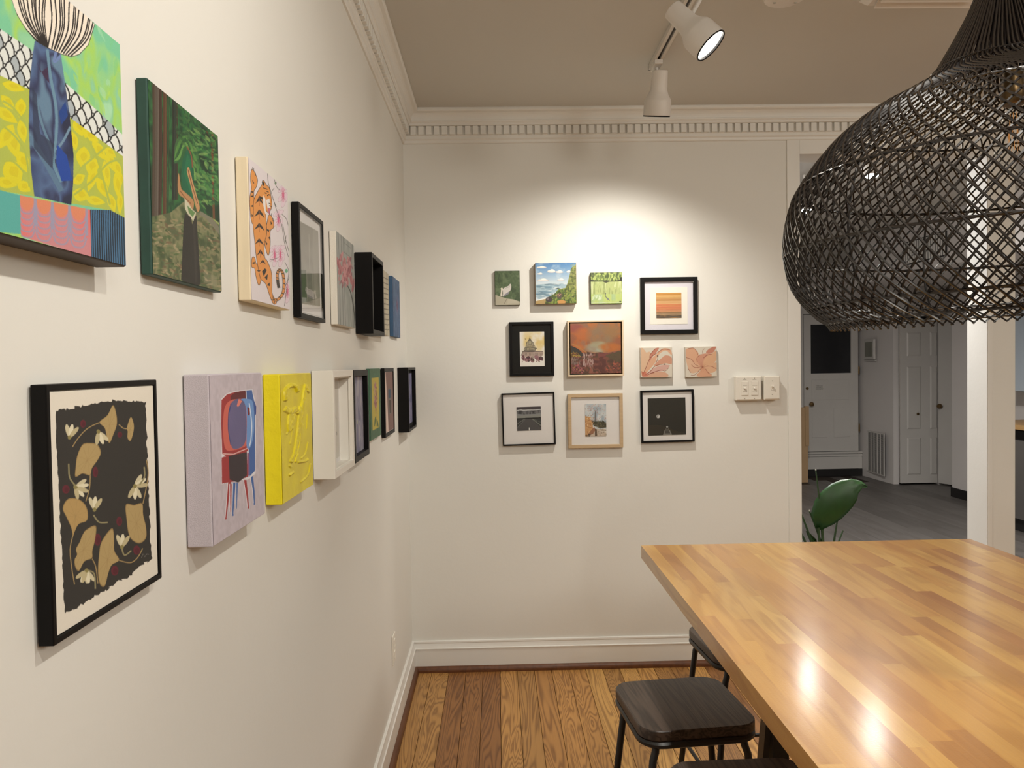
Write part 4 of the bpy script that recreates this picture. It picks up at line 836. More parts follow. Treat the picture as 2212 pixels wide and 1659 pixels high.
# wall with vent, nearly edge on
vw = struct('wall_right.001', MB().add([(5.10, YD+.1, 0), (5.135, 9.06, 0), (5.20, 9.06, 0), (5.20, YD+.1, 0), (5.10, YD+.1, H), (5.135, 9.06, H), (5.20, 9.06, H), (5.20, YD+.1, H)], [(0, 3, 2, 1), (4, 5, 6, 7), (0, 1, 5, 4), (1, 2, 6, 5), (2, 3, 7, 6), (3, 0, 4, 7)]), M['wall2'])
g = thing('air_return_grille', 'tall white louvred return grille low on hall wall beside glazed door', 'vent', (5.108, 9.62, .09), radians(-92.8))
MB().box(-.01, .45, -.012, -.001, -.01, 0).box(-.01, .45, -.012, -.001, .49, .505).box(-.01, .0, -.012, -.001, 0, .49).box(.44, .45, -.012, -.001, 0, .49).build('grille_frame', M['door'], g)
MB().box(0, .44, -.003, -.001, 0, .49).build('backing', M['grillek'], g)
for i in range(1, 5): MB().box(i*.088-.006, i*.088+.006, -.011, -.004, 0, .49).build('divider', M['door'], g)
lv = MB()
for i in range(40): lv.box(0, .44, -.009, -.005, i*.0122+.003, i*.0122+.0075)
lv.build('louvres', M['door'], g)['kind'] = 'stuff'
th = thing('wall_display_case', 'small square framed glass box high on hall wall above grille', 'case', (5.104, 9.66, 1.49), radians(-92.8))
MB().box(0, .27, -.03, -.001, 0, .25).build('frame', M['door'], th, bevel=.003)
MB().box(.035, .235, -.034, -.028, .035, .215).build('front_glass', M['thermo'], th); MB().box(-.02, .29, -.022, -.001, -.02, -.008).build('ledge', M['door'], th)
# bifold closet door, six panels, and its black gap
struct('wall_back.002', MB().box(5.135, 6.2, 9.05, 9.12, 2.0, H).box(5.20, 6.2, 9.20, 9.25, 0, H).box(5.64, 6.2, 9.0, 9.1, 0, H), M['wall2'])
struct('trim_9', MB().box(5.12, 5.64, 9.02, 9.05, 1.99, 2.05), M['door'])
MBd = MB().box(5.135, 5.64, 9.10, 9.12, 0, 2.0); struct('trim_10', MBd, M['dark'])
bf = struct('door_2', MB().box(5.19, 5.63, 9.00, 9.03, .02, 1.95), M['door'])
for x0, x1 in ((5.265, 5.43), (5.54, 5.625)):
    for z0, z1 in ((1.52, 1.80), (.66, 1.40), (.12, .56)):
        MB().add([(x0, 9.0, z0), (x1, 9.0, z0), (x1, 9.0, z1), (x0, 9.0, z1), (x0+.015, 8.992, z0+.015), (x1-.015, 8.992, z0+.015), (x1-.015, 8.992, z1-.015), (x0+.015, 8.992, z1-.015)], [(0, 1, 5, 4), (1, 2, 6, 5), (2, 3, 7, 6), (3, 0, 4, 7), (4, 5, 6, 7)]).build('door_panel', M['door'], bf)
MB().lathe([(0, 0), (.008, 0), (.008, .012), (.016, .02), (.012, .03), (0, .032)], mtx=Matrix.Translation((5.385, 9.0, .84)) @ Euler((pi/2, 0, 0)).to_matrix().to_4x4(), k=14, cap=False).build('door_knob', M['brass'], bf)
# flat door leaf standing open beside it
d3 = struct('door_3', MB().add([(5.63, 8.985, .02), (5.70, 8.80, .02), (5.74, 8.80, .02), (5.67, 8.985, .02), (5.63, 8.985, 1.96), (5.70, 8.80, 1.96), (5.74, 8.80, 1.96), (5.67, 8.985, 1.96)], [(0, 3, 2, 1), (4, 5, 6, 7), (0, 1, 5, 4), (1, 2, 6, 5), (2, 3, 7, 6), (3, 0, 4, 7)]), M['door'])
MB().lathe([(0, 0), (.012, 0), (.012, .02), (.028, .03), (.03, .045), (.022, .06), (0, .062)], mtx=Matrix.Translation((5.645, 8.945, .93)) @ Euler((pi/2, 0, radians(-60))).to_matrix().to_4x4(), k=14, cap=False).build('door_knob', M['brass'], d3)
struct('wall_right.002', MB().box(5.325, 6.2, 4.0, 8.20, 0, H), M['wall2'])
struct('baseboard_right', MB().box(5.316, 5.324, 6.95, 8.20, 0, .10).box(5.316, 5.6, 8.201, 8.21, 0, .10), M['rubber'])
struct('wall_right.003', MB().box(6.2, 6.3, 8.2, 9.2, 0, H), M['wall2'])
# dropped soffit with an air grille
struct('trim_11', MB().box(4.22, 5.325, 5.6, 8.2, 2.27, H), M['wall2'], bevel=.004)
ag = thing('supply_grille', 'white slatted air grille on the kitchen soffit seen through pendant', 'vent', (4.219, 6.75, 2.36))
MB().box(-.012, 0, -.34, .34, -.01, .20).build('backing', M['grillek'], ag)
for i in range(18): MB().box(-.018, -.012, -.33+i*.037, -.33+i*.037+.018, 0, .19).build('slat', M['trim'], ag)
# plywood edge by the left of the hall door
pp = thing('plywood_panel', 'tan plywood panel leaning at the left of glazed hall door', 'panel', (4.19, 9.33, 0))
MB().box(-.30, .025, -.01, .01, 0, .92).build('board', M['ply'], pp); MB().box(-.01, .035, -.025, .015, .45, .93).build('upper_batten', M['ply'], pp)

# kitchen run by the column
kc = thing('kitchen_cabinet', 'white kitchen base cabinet with worktop beyond the column', 'cabinet', (4.85, 5.8, 0))
MB().box(0, .46, -1.2, .25, .1, .88).build('body', M['tile'], kc); MB().box(.05, .46, -1.2, .25, 0, .1).build('toe_kick', M['rubber'], kc)
wt = thing('worktop', 'honey wooden worktop running above the dishwasher', 'worktop', (4.82, 5.9, .88))
MB().box(0, .50, -1.3, 1.05, 0, .04).build('slab', M['counter'], wt, bevel=.003)
dw = thing('dishwasher', 'dark stainless dishwasher under the wooden worktop beyond the column', 'dishwasher', (4.84, 6.08, 0))
MB().box(.02, .47, 0, .60, .10, .87).build('body', M['rubber'], dw); MB().box(0, .02, .003, .597, .12, .79).build('door', M['stain'], dw, bevel=.003); MB().box(.005, .02, .003, .597, .80, .87).build('control_panel', M['black'], dw); MB().box(.06, .47, 0, .6, 0, .1).build('toe_kick', M['rubber'], dw)
uc = thing('wall_cabinet', 'pale blue grey wall cabinet above the kitchen worktop', 'cabinet', (5.02, 5.2, 1.19))
MB().box(0, .30, 0, 1.75, 0, .72).build('body', M['cab'], uc)
for i in range(3): MB().box(-.02, -.001, .005+i*.583, .575+i*.583, .005, .715).build('door', M['cab'], uc, bevel=.003)
struct('trim_12', MB().box(5.312, 5.325, 4.5, 6.9, .92, 1.95), M['tile'])
jar = thing('ceramic_jar', 'cream lidded jar on the worktop beyond the column', 'jar', (4.97, 6.30, .92))
MB().lathe([(.0, 0), (.05, 0), (.055, .01), (.055, .13), (.045, .14), (0, .14)], k=20, cap=False).build('body', M['cream'], jar); MB().lathe([(0, .14), (.05, .14), (.05, .155), (.012, .16), (.012, .18), (0, .18)], k=20, cap=False).build('lid', M['counter'], jar)
jl = thing('spice_rack', 'black wire rack of small jars at the back of worktop', 'rack', (5.16, 6.35, .92))
MB().box(0, .12, -.14, -.13, 0, .22).box(0, .12, .13, .14, 0, .22).box(0, .12, -.13, .13, 0, .01).box(0, .12, -.13, .13, .10, .11).build('rack', M['bkmetal'], jl)

# kitchen ceiling lamps, one of them added to brighten the opening's reveal
for i, (x, y, z, lab) in enumerate([(2.66, 4.53, 2.59, 'bright white kitchen ceiling lamp, the nearer and higher through the pendant weave'), (2.49, 5.10, 2.50, 'bright white kitchen ceiling lamp, the farther, near the left of pendant weave'), (4.3, 4.5, 2.68, 'kitchen ceiling lamp right of the column top, behind the pendant'), (1.75, 4.75, 2.68, 'added kitchen ceiling lamp, unseen behind the back wall, brightening the reveal of the opening'), (4.5, 7.6, 2.51, 'hall ceiling lamp farthest back, in front of the glazed door')]):
    c_ = thing('ceiling_lamp', lab, 'lamp', (x, y, z))
    MB().lathe([(0, .04), (.06, .04), (.06, .0), (.045, -.012), (.040, 0)], k=24, cap=False).build('housing', M['lampw'], c_); MB().tube([(0, 0, .038), (0, 0, H-z)], .008, 8).build('stem', M['lampw'], c_)
    MB().lathe([(0, .006), (.04, .006), (.04, -.008), (.036, -.020), (.02, -.030), (0, -.034)], k=24, cap=False).build('lens', M['led_c'], c_)

# ================================================================ ceiling fittings
TX = 1.098
tr = thing('lighting_track', 'white ceiling lighting track with dark slot running towards the back wall', 'track', (TX, 0, H))
MB().box(-.018, -.006, -1.4, 3.20, -.022, 0).box(.006, .018, -1.4, 3.20, -.022, 0).box(-.006, .006, -1.4, 3.20, -.006, 0).box(-.018, .018, 3.19, 3.205, -.022, 0).build('rail', M['track'], tr, bevel=.001)
MB().box(-.0055, .0055, -1.39, 3.185, -.012, -.0065).build('slot', M['trackslot'], tr)
def track_head(y, direction, label, lit, dx=0., drop=.10, roll=0.):
    """adapter on the track, arm, bell-shaped head whose mouth faces direction"""
    t = thing('track_light', label, 'lamp', (TX, y, H-.022), group=None)
    MB().box(-.016, .016, -.045, .045, -.018, 0).build('adapter', M['lampw'], t, bevel=.002)
    MB().tube([(0, 0, -.015), (0, 0, -.055), (dx*.6, 0, -drop+.01), (dx, 0, -drop)], .007, 10).build('arm', M['lampw'], t)
    d = Vector(direction).normalized(); q = d.to_track_quat('-Z', 'Y').to_matrix().to_4x4(); mt = Matrix.Translation((dx, 0, -drop)) @ q
    off = .0
    pr = [(0, .045), (.028, .045), (.031, .042), (.033, .0), (.034, -.028), (.040, -.045), (.051, -.062), (.054, -.072), (.055, -.125), (.053, -.127), (.050, -.127), (.049, -.118)]
    MB().lathe(pr, mtx=mt, k=36, cap=False).build('head', M['lampw'], t)
    MB().lathe([(.0495, -.116), (.0545, -.1275), (.0535, -.131), (.0495, -.129), (.0495, -.116)], mtx=mt, k=36, cap=False).build('rim', M['black'], t)
    MB().lathe([(0, -.118), (.049, -.118), (.049, -.122), (0, -.122)], mtx=mt, k=36, cap=False).build('lens', M['led'] if lit else M['led_o'], t)
    return t
track_head(3.12, (-.03, .34, -1), 'white bell-shaped spotlight at far end of track, lens turned to the back wall', False, .01, .075)
track_head(2.40, (.61, -.24, -.74), 'glowing white bell-shaped spotlight on track, aimed towards the table', True, -.072, .140)
track_head(0.85, (-1, .55, -.9), 'white bell-shaped spotlight on track ahead of the frame, turned to left wall', True, .0, .10)
track_head(0.45, (.6, 1, -1.4), 'added white bell-shaped spotlight on track, out of view, to put highlights on the pendant', True, .0, .10)  # extra head added to go with the pendant's highlight spot
track_head(0.05, (-1, .8, -.9), 'white bell-shaped spotlight on track, nearest of all, turned to left wall', True, .0, .10)
sm = thing('smoke_detector', 'round white ceiling cover plate with two screws by the spotlight', 'detector', (1.425, 2.61, H))
MB().lathe([(0, -.012), (.055, -.012), (.066, -.006), (.068, 0), (0, 0)], k=40, cap=False).build('plate', M['lampw'], sm)
for sx in (-.03, .042): MB().lathe([(0, -.015), (.005, -.014), (.006, -.011), (0, -.011)], c=(sx, .025-.01), k=12, cap=False).build('screw', M['screw'], sm)
av = thing('ceiling_vent', 'white rectangular air vent on the ceiling left of pendant neck', 'vent', (1.90, 2.40, H))
MB().add([(-.205, -.20, 0), (.205, -.20, 0), (.205, .25, 0), (-.205, .25, 0), (-.185, -.18, -.022), (.185, -.18, -.022), (.185, .23, -.022), (-.185, .23, -.022)], [(0, 1, 5, 4), (1, 2, 6, 5), (2, 3, 7, 6), (3, 0, 4, 7), (4, 5, 6, 7), (3, 2, 1, 0)]).build('frame', M['lampw'], av)
for i in range(9):
    y = -.16+i*.043; MB().add([(-.17, y, -.022), (.17, y, -.022), (.17, y+.030, -.036), (-.17, y+.030, -.036), (-.17, y, -.025), (.17, y, -.025), (.17, y+.030, -.039), (-.17, y+.030, -.039)], [(0, 1, 2, 3), (7, 6, 5, 4), (0, 4, 5, 1), (3, 2, 6, 7), (0, 3, 7, 4), (1, 5, 6, 2)]).build('louvre', M['lampw'], av)

# ================================================================ pendant of black rattan
PX, PY = 1.392, 1.44
prof = [(2.30, .034), (2.22, .037), (2.175, .043), (2.141, .058), (2.097, .081), (2.045, .111), (2.022, .134), (2.008, .163), (1.991, .194), (1.974, .229), (1.951, .263), (1.922, .297), (1.886, .328), (1.851, .354), (1.819, .372), (1.772, .385), (1.734, .389), (1.706, .388), (1.668, .380), (1.644, .370), (1.615, .347), (1.592, .322), (1.582, .306)]
pz = np.array([p[0] for p in prof]); pr_ = np.array([p[1] for p in prof])
arc = np.concatenate([[0], np.cumsum(np.hypot(np.diff(pz), np.diff(pr_)))]); TOT = arc[-1]
def surf(s): return np.interp(s, arc, pr_), np.interp(s, arc, pz)
S_neck = np.interp(-2.035, -pz, arc); S_sh = np.interp(-1.955, -pz, arc)
def turn(s):
    """how far a strand has wound round by arc length s"""
    a = max(0., min(1., (s-S_neck*.9)/(S_sh-S_neck*.9))); b = max(0., (s-S_sh)/(TOT-S_sh))
    return .50*(a*a*(3-2*a))+.98*b
pd = thing('pendant_lamp', 'large black woven rattan pendant lampshade with narrow neck above the table', 'lamp', (PX, PY, 1.582))
ZB = 1.582
def rim_tilt(x, z):   # the open end hangs a little lower towards the left wall
    k = max(0., min(1., (1.70-z)/.12)); return z+.045*x*k
NS = 90
def strand(phi0, sign, dr, s0, s1, n=44, group=None, tail=True):
    pts = []
    for i in range(n+1):
        s = s0+(s1-s0)*i/n; r, z = surf(s); ph = phi0
        if group is not None:
            k = max(0., min(1., (s-S_neck)/(.12))); k = k*k*(3-2*k); ph = group*(1-k)+phi0*k
        ph += sign*turn(s); r += dr
        x, y = r*cos(ph), r*sin(ph); pts.append((x, y, rim_tilt(x, z)-ZB))
    if tail:
        r, z = surf(s1); ph = (phi0)+sign*(turn(s1)+.045); x, y = (r-.006)*cos(ph), (r-.006)*sin(ph); pts.append((x, y, rim_tilt(x, z)-.012-ZB))
    return pts
rr = random.Random(5)
for g_ in range(NS//3):
    for j in range(3):
        i = g_*3+j; phi = 2*pi*i/NS+rr.uniform(-.006, .006); gc = 2*pi*(g_*3+1)/NS
        s0 = TOT*.0
        r0 = .060; grp = gc+(j-1)*.062
        MB().tube(strand(phi, 1, .002, s0, TOT, 46, grp), .00205, 5).build('rattan_strand', M['rattan'], pd)
inn = MB()
for i in range(NS):
    phi = 2*pi*(i+.5)/NS+rr.uniform(-.006, .006); inn.tube(strand(phi, -1, -.0025, 0, TOT, 40), .0020, 4)
inn.build('inner_weave', M['rattan2'], pd)['kind'] = 'stuff'
for i in range(6):
    a = 2*pi*(i+.35)/6; pts = []
    for k in range(14):
        s = S_sh+(TOT-S_sh)*k/13; r, z = surf(s); x, y = (r-.007)*cos(a), (r-.007)*sin(a); pts.append((x, y, rim_tilt(x, z)-ZB))
    MB().tube(pts, .0022, 6).build('frame_rib', M['rattan2'], pd)
def ring(z, dr, rad, wav=.0012, name='frame_ring', N=192):
    s = np.interp(-z, -pz, arc); r, _ = surf(s); mb = MB()
    for ph0 in (0, pi):
        pts = []
        for i in range(N):
            a = 2*pi*i/N; q = a*NS/2+ph0; x, y = (r+dr+wav*cos(q))*cos(a), (r+dr+wav*cos(q))*sin(a); pts.append((x, y, rim_tilt(x, z)+wav*sin(q)-ZB))
        mb.tube(pts, rad, 5, closed=True)
    return mb.build(name, M['rattan'], pd)
for z, dr, rad in [(2.165, .003, .0012), (2.04, .0035, .0012), (1.955, .0, .0016), (1.836, 0, .0022), (1.708, 0, .0024), (1.612, -.002, .0022), (1.583, 0, .0020)]: ring(z, dr, rad)
MB().lathe([(0, 2.30-ZB), (.036, 2.30-ZB), (.038, 2.285-ZB), (.034, 2.27-ZB), (0, 2.27-ZB)], k=24, cap=False).build('top_cap', M['bkmetal'], pd)
MB().tube([(0, 0, 2.29-ZB), (0, 0, H-ZB)], .003, 8).build('cable', M['bkmetal'], pd)
MB().lathe([(0, H-ZB), (.06, H-ZB), (.058, H-.02-ZB), (.01, H-.03-ZB), (0, H-.03-ZB)], k=28, cap=False).build('ceiling_rose', M['bkmetal'], pd)
MB().tube([(0.02, 0, 2.28-ZB), (0.02, 0, 2.02-ZB)], .003, 6).build('inner_cable', M['bkmetal'], pd)
MB().lathe([(0, 2.03-ZB), (.018, 2.03-ZB), (.021, 2.0-ZB), (.021, 1.975-ZB), (.017, 1.97-ZB), (0, 1.97-ZB)], c=(.02, 0), k=20, cap=False).build('socket', M['brass'], pd)
bl = MB().lathe([(0, 1.97-ZB), (.013, 1.97-ZB), (.016, 1.955-ZB), (.026, 1.925-ZB), (.032, 1.90-ZB), (.031, 1.882-ZB), (.022, 1.866-ZB), (.0, 1.860-ZB)], c=(.02, 0), k=24, cap=False).build('bulb', M['bulbglass'], pd)
fm = MB()
for a in range(6): fm.tube([(.02+.006*cos(a), .006*sin(a), 1.955-ZB), (.02+.010*cos(a+.3), .010*sin(a+.3), 1.885-ZB)], .0005, 4)
fm.build('filament', M['fil'], bl)

# ================================================================ table
TB = .915; TT = .040
tb = thing('butcher_block_table', 'counter-height table with honey butcher block top on black steel trestles', 'table', (1.418, 1.43, 0))
tx0, tx1, ty0, ty1 = .888-1.418, 1.949-1.418, .42-1.43, 2.442-1.43
NW = 27; sw = (tx1-tx0)/NW; rs = random.Random(21); cnt = 0
for i in range(NW):
    y = ty0; first = True
    while y < ty1-1e-6:
        Ls = rs.uniform(.10, .28) if first else rs.choice([rs.uniform(.12, .3), rs.uniform(.3, .6), rs.uniform(.45, .95)])
        y1 = min(ty1, y+Ls);
        if ty1-y1 < .06: y1 = ty1
        x0 = tx0+i*sw; MB().box(x0, x0+sw, y, y1, TB-TT, TB).build('stave', M['butcher'], tb); y = y1; first = False
for cy in (-.62, .62):
    for cx in (-.24, .24):
        MB().box(cx-.022, cx+.022, cy-.03, cy+.03, .02, TB-TT-.006).build('post', M['bkmetal'], tb, bevel=.002)
        MB().add([(cx-.17*(-1 if cx > 0 else 1)*-1 if False else cx-.004, cy-.02, TB-TT-.006), (cx+.004, cy-.02, TB-TT-.006), (cx+.004, cy+.02, TB-TT-.006), (cx-.004, cy+.02, TB-TT-.006), (cx-.085, cy-.02, .02), (cx-.06, cy-.02, .02), (cx-.06, cy+.02, .02), (cx-.085, cy+.02, .02)], [(0, 1, 2, 3), (7, 6, 5, 4), (0, 4, 5, 1), (3, 2, 6, 7), (0, 3, 7, 4), (1, 5, 6, 2)]).build('brace', M['bkmetal'], tb)
    MB().box(-.40, .40, cy-.035, cy+.035, 0, .02).build('foot', M['bkmetal'], tb, bevel=.002); MB().box(-.40, .40, cy-.035, cy+.035, TB-TT-.006, TB-TT).build('top_plate', M['bkmetal'], tb)
MB().box(-.02, .02, -.59, .59, .30, .34).build('stretcher', M['bkmetal'], tb)

# ================================================================ stools
def rsq(w_, r, k=7):
    pts = []
    for cx, cy, a0 in ((w_-r, w_-r, 0), (-w_+r, w_-r, pi/2), (-w_+r, -w_+r, pi), (w_-r, -w_+r, 3*pi/2)):
        for i in range(k): a = a0+pi/2*i/(k-1); pts.append((cx+r*cos(a), cy+r*sin(a)))
    return pts
def make_stool(label, loc, rz):
    t = thing('bar_stool', label, 'stool', loc, rz, group='stools tucked along the left side of table')
    hw = .152; out = rsq(hw, .052); seat = MB(); n = len(out)
    lay = [(.978, .572), (1.0, .577), (1.0, .5945), (.997, .5975), (.985, .600)]
    vs = [(x*s, y*s, z) for s, z in lay for x, y in out]
    fs = [(i*n+j, i*n+(j+1) % n, (i+1)*n+(j+1) % n, (i+1)*n+j) for i in range(len(lay)-1) for j in range(n)]+[tuple(range(n-1, -1, -1)), tuple(range((len(lay)-1)*n, len(lay)*n))]
    seat.add(vs, fs, True).build('seat', M['seat'], t, ang=22)
    MB().tube([(x*.955, y*.955, .563) for x, y in out], .0095, 8, closed=True).build('seat_frame', M['bkmetal'], t)
    feet = {}
    for sx in (-1, 1):
        for sy in (-1, 1):
            a = Vector((sx*.112, sy*.128, .560)); b2 = Vector((sx*.122, sy*.134, .52)); c = Vector((sx*.178, sy*.172, .006))
            MB().tube([a, a.lerp(b2, .5)+Vector((-.002*sx, 0, 0)), b2, b2.lerp(c, .5), c], .0095, 10).build('leg', M['bkmetal'], t)
            MB().lathe([(0, 0), (.012, 0), (.013, .012), (.010, .018), (0, .018)], c=(c.x, c.y), k=12, cap=False).build('foot_cap', M['rubber'], t)
            feet[sx, sy] = b2.lerp(c, .62)
    for a, b2 in (((-1, -1), (1, -1)), ((1, -1), (1, 1)), ((1, 1), (-1, 1)), ((-1, 1), (-1, -1))):
        MB().tube([feet[a], feet[b2]], .0065, 8).build('footrest', M['bkmetal'], t)
    return t
make_stool('square dark wood stool nearest the floor boards, fully seen beside table', (.912, 2.012, 0), radians(6))
make_stool('square dark wood stool at the far end, half hidden under table corner', (1.228, 2.462, 0), radians(5))
make_stool('square dark wood stool nearest the camera, cut off by the bottom edge', (.955, 1.562, 0), radians(1.5))

# ================================================================ pictures
def grid(name, a, w_, h_, y, m, parent, x0=0., z0=0., hgt=None, hs=.006):
    """painted face: one vertex per dab of pigment; front towards -y"""
    n, k = a.shape[:2]; X, Z = np.meshgrid(np.linspace(-w_/2, w_/2, k)+x0, np.linspace(h_, 0, n)+z0)
    Y = np.full_like(X, y)
    if hgt is not None: Y = Y-hgt*hs
    co = np.stack([X, Y, Z], -1).reshape(-1, 3).astype(np.float32)
    idx = np.arange(n*k).reshape(n, k); q = np.stack([idx[1:, :-1], idx[1:, 1:], idx[:-1, 1:], idx[:-1, :-1]], -1).reshape(-1, 4)
    me = bpy.data.meshes.new(name); me.vertices.add(n*k); me.vertices.foreach_set('co', co.ravel())
    me.loops.add(q.size); me.loops.foreach_set('vertex_index', q.ravel().astype(np.int32))
    me.polygons.add(len(q)); me.polygons.foreach_set('loop_start', np.arange(0, q.size, 4, dtype=np.int32)); me.polygons.foreach_set('loop_total', np.full(len(q), 4, np.int32))
    me.update(calc_edges=True)
    ca = me.color_attributes.new('pigment', 'BYTE_COLOR', 'POINT')
    lin = np.where(a <= .04045, a/12.92, ((a+.055)/1.055)**2.4)
    ca.data.foreach_set('color', np.concatenate([lin, np.ones((n, k, 1))], -1).reshape(-1).astype(np.float32))
    if hgt is not None: me.polygons.foreach_set('use_smooth', np.ones(len(q), bool))
    me.materials.append(m); o = bpy.data.objects.new(name, me); COL.objects.link(o); o.parent = parent; return o
def rect_ring(mb, w_, h_, t, y0, y1, x0=0., z0=0.):
    """mitred square ring, border t, from depth y0 (front) to y1"""
    o = [(-w_/2+x0, z0), (w_/2+x0, z0), (w_/2+x0, h_+z0), (-w_/2+x0, h_+z0)]; i = [(-w_/2+t+x0, t+z0), (w_/2-t+x0, t+z0), (w_/2-t+x0, h_-t+z0), (-w_/2+t+x0, h_-t+z0)]
    vs = [(x, y, z) for y in (y0, y1) for x, z in o+i]; fs = []
    for k in range(4):
        l = (k+1) % 4; fs += [(k, l, 4+l, 4+k), (8+k, 12+k, 12+l, 8+l), (k, 8+k, 8+l, l), (4+k, 4+l, 12+l, 12+k)]
    return mb.add(vs, fs)
def root(name, label, wall, a, b, z0, tilt=0., gap=.0015):
    """a..b along the wall; left wall runs along y, back wall along x"""
    c = (a+b)/2
    if wall == 'L': t = thing(name, label, 'picture', (gap, c, z0), pi/2)
    else: t = thing(name, label, 'picture', (c, D-gap, z0), 0)
    if tilt: t.rotation_euler = (0, tilt, 0) if wall == 'B' else (0, 0, pi/2)
    return t, b-a
def canvas(label, wall, a, b, z0, z1, d, side, art, m='art', tilt=0., hs=.006, seg=2):
    t, w_ = root('canvas_painting', label, wall, a, b, z0, tilt); h_ = z1-z0
    MB().box(-w_/2, w_/2, -d, 0, 0, h_).build('stretched_canvas', side, t, bevel=.0018)
    p = art(); g2 = .0008
    grid('painted_front', p.out(), w_-.003, h_-.003, -d-.0006, M[m], t, 0, .0015, p.hgt, hs); return t
def framed(label, wall, a, b, z0, z1, d, fm, ft, mats, art, art_box, tilt=0., glass=True, rec=.006, m='artp', name='framed_picture'):
    """mats: list of (border from the outside, material); art_box = (left, bottom, w, h) from the frame's corner"""
    t, w_ = root(name, label, wall, a, b, z0, tilt); h_ = z1-z0
    rect_ring(MB(), w_, h_, ft, -d, -.0005).build('frame', fm, t, bevel=.0012)
    y = -d+rec; bt = y+.004
    for i, (bd, mm) in enumerate(mats):
        MB().box(-w_/2+bd, w_/2-bd, y-.0012*i, max(y+.003, -.003) if i == 0 else y-.0012*i+.0011, bd, h_-bd).build('mat' if i < 3 else 'backing', mm, t)
    y2 = y-.0012*len(mats); p = art(); bx = art_box
    grid('print', p.out(), bx[2], bx[3], y2, M[m], t, -w_/2+bx[0]+bx[2]/2, bx[1])
    if glass: MB().box(-w_/2+ft-.0005, w_/2-ft+.0005, -d+.0015, -d+.0025, ft-.0005, h_-ft+.0005).build('glass', M['glass'], t)
    return t

# upper row on the left wall, from the nearest
canvas('large colourful abstract canvas with striped fan above a blue vase, nearest of the upper row', 'L', .605, .852, 1.612, 1.853, .033, M['dkstain'], art_abstract)
canvas('dark green forest painting of a woman in a long black skirt', 'L', .960, 1.200, 1.617, 1.857, .0135, M['canvas_g'], art_forest)
t = canvas('wooden panel with an orange tiger and pink blossoms', 'L', 1.318, 1.565, 1.615, 1.857, .021, M['pine'], art_tiger)
framed('black framed grey photograph of a bare room with green chair, upper row', 'L', 1.672, 1.908, 1.608, 1.856, .0165, M['black'], .010, [(.009, M['matw'])], art_grey_photo, (.014, .014, .208, .220), rec=.007)
canvas('grey canvas of pink orchids in front of panelling', 'L', 2.048, 2.298, 1.612, 1.859, .018, M['canvas_w'], art_pink_flowers)
# black shadow box: deep case, recessed black panel
t, w_ = root('shadow_box', 'deep empty-looking black shadow box in the upper row', 'L', 2.408, 2.650, 1.602)
h_ = .252; rect_ring(MB(), w_, h_, .014, -.054, -.0005).build('case', M['black'], t, bevel=.001); MB().box(-w_/2+.013, w_/2-.013, -.008, -.001, .013, h_-.013).build('back_panel', M['blackmat'], t)
canvas('pale canvas with brown line drawing mostly hidden behind black shadow box', 'L', 2.705, 2.945, 1.613, 1.850, .030, M['canvas_w'], art_pale_drawing)
canvas('blue canvas with a violet burst, last of the upper row by the corner', 'L', 3.172, 3.400, 1.622, 1.869, .0145, M['canvas_b'], art_blue)
# lower row
framed('black framed collage of pressed ginkgo leaves on dark torn paper', 'L', .726, .960, 1.242, 1.488, .0155, M['black'], .0065, [(.005, M['cream'])], art_ginkgo, (.0075, .0075, .219, .231), rec=.003, glass=False)
canvas('lilac canvas of a red and blue retro television on legs', 'L', 1.078, 1.320, 1.2515, 1.4925, .035, M['canvas_lilac'], art_tv)
canvas('thick bright yellow canvas with raised drips of yellow paint', 'L', 1.443, 1.685, 1.244, 1.488, .0305, M['canvas_y'], art_yellow, m='arto', hs=.0042)
t, w_ = root('shadow_box', 'deep white shadow box frame with a faint pencil drawing inside', 'L', 1.817, 2.070, 1.236)
h_ = .256; rect_ring(MB(), w_, h_, .017, -.051, -.0005).build('case', M['white_f'], t, bevel=.0012); rect_ring(MB(), w_-.034, h_-.034, .003, -.044, -.041, 0, .017).build('inner_lip', M['white_f'], t)
MB().box(-w_/2+.016, w_/2-.016, -.016, -.001, .016, h_-.016).build('back_panel', M['matw'], t); p_ = art_white_box(); grid('drawing', p_.out(), .19, .20, -.0166, M['artp'], t, 0, .028)
t, w_ = root('framed_picture', 'dark framed pale lilac abstract partly hidden by white shadow box', 'L', 2.215, 2.462, 1.222)
h_ = .268; rect_ring(MB(), w_, h_, .018, -.026, -.0005).build('frame', M['black'], t, bevel=.0012); MB().box(-w_/2+.017, w_/2-.017, -.010, -.001, .017, h_-.017).build('backing', M['matw'], t); p_ = art_lilac(); grid('print', p_.out(), w_-.036, h_-.036, -.0106, M['artp'], t, 0, .018)
canvas('small green canvas with pink flower spike on a yellow panel', 'L', 2.580, 2.817, 1.2505, 1.4925, .0105, M['canvas_gr2'], art_yellow_flower)
framed('black framed dusky pink collage, second from the corner in lower row', 'L', 2.897, 3.160, 1.231, 1.4925, .0150, M['black'], .014, [(.013, M['matw'])], art_pink_mat, (.016, .016, .231, .2295), rec=.004, glass=False)
t, w_ = root('shadow_box', 'deep black box frame around a violet blue abstract, last of the lower row', 'L', 3.395, 3.700, 1.207)
h_ = .286; rect_ring(MB(), w_, h_, .012, -.047, -.0005).build('case', M['black'], t, bevel=.001); MB().box(-w_/2+.011, w_/2-.011, -.030, -.001, .011, h_-.011).build('back_panel', M['blackmat'], t); p_ = art_blue_violet(); grid('print', p_.out(), w_-.055, h_-.055, -.0306, M['art'], t, 0, .0275)

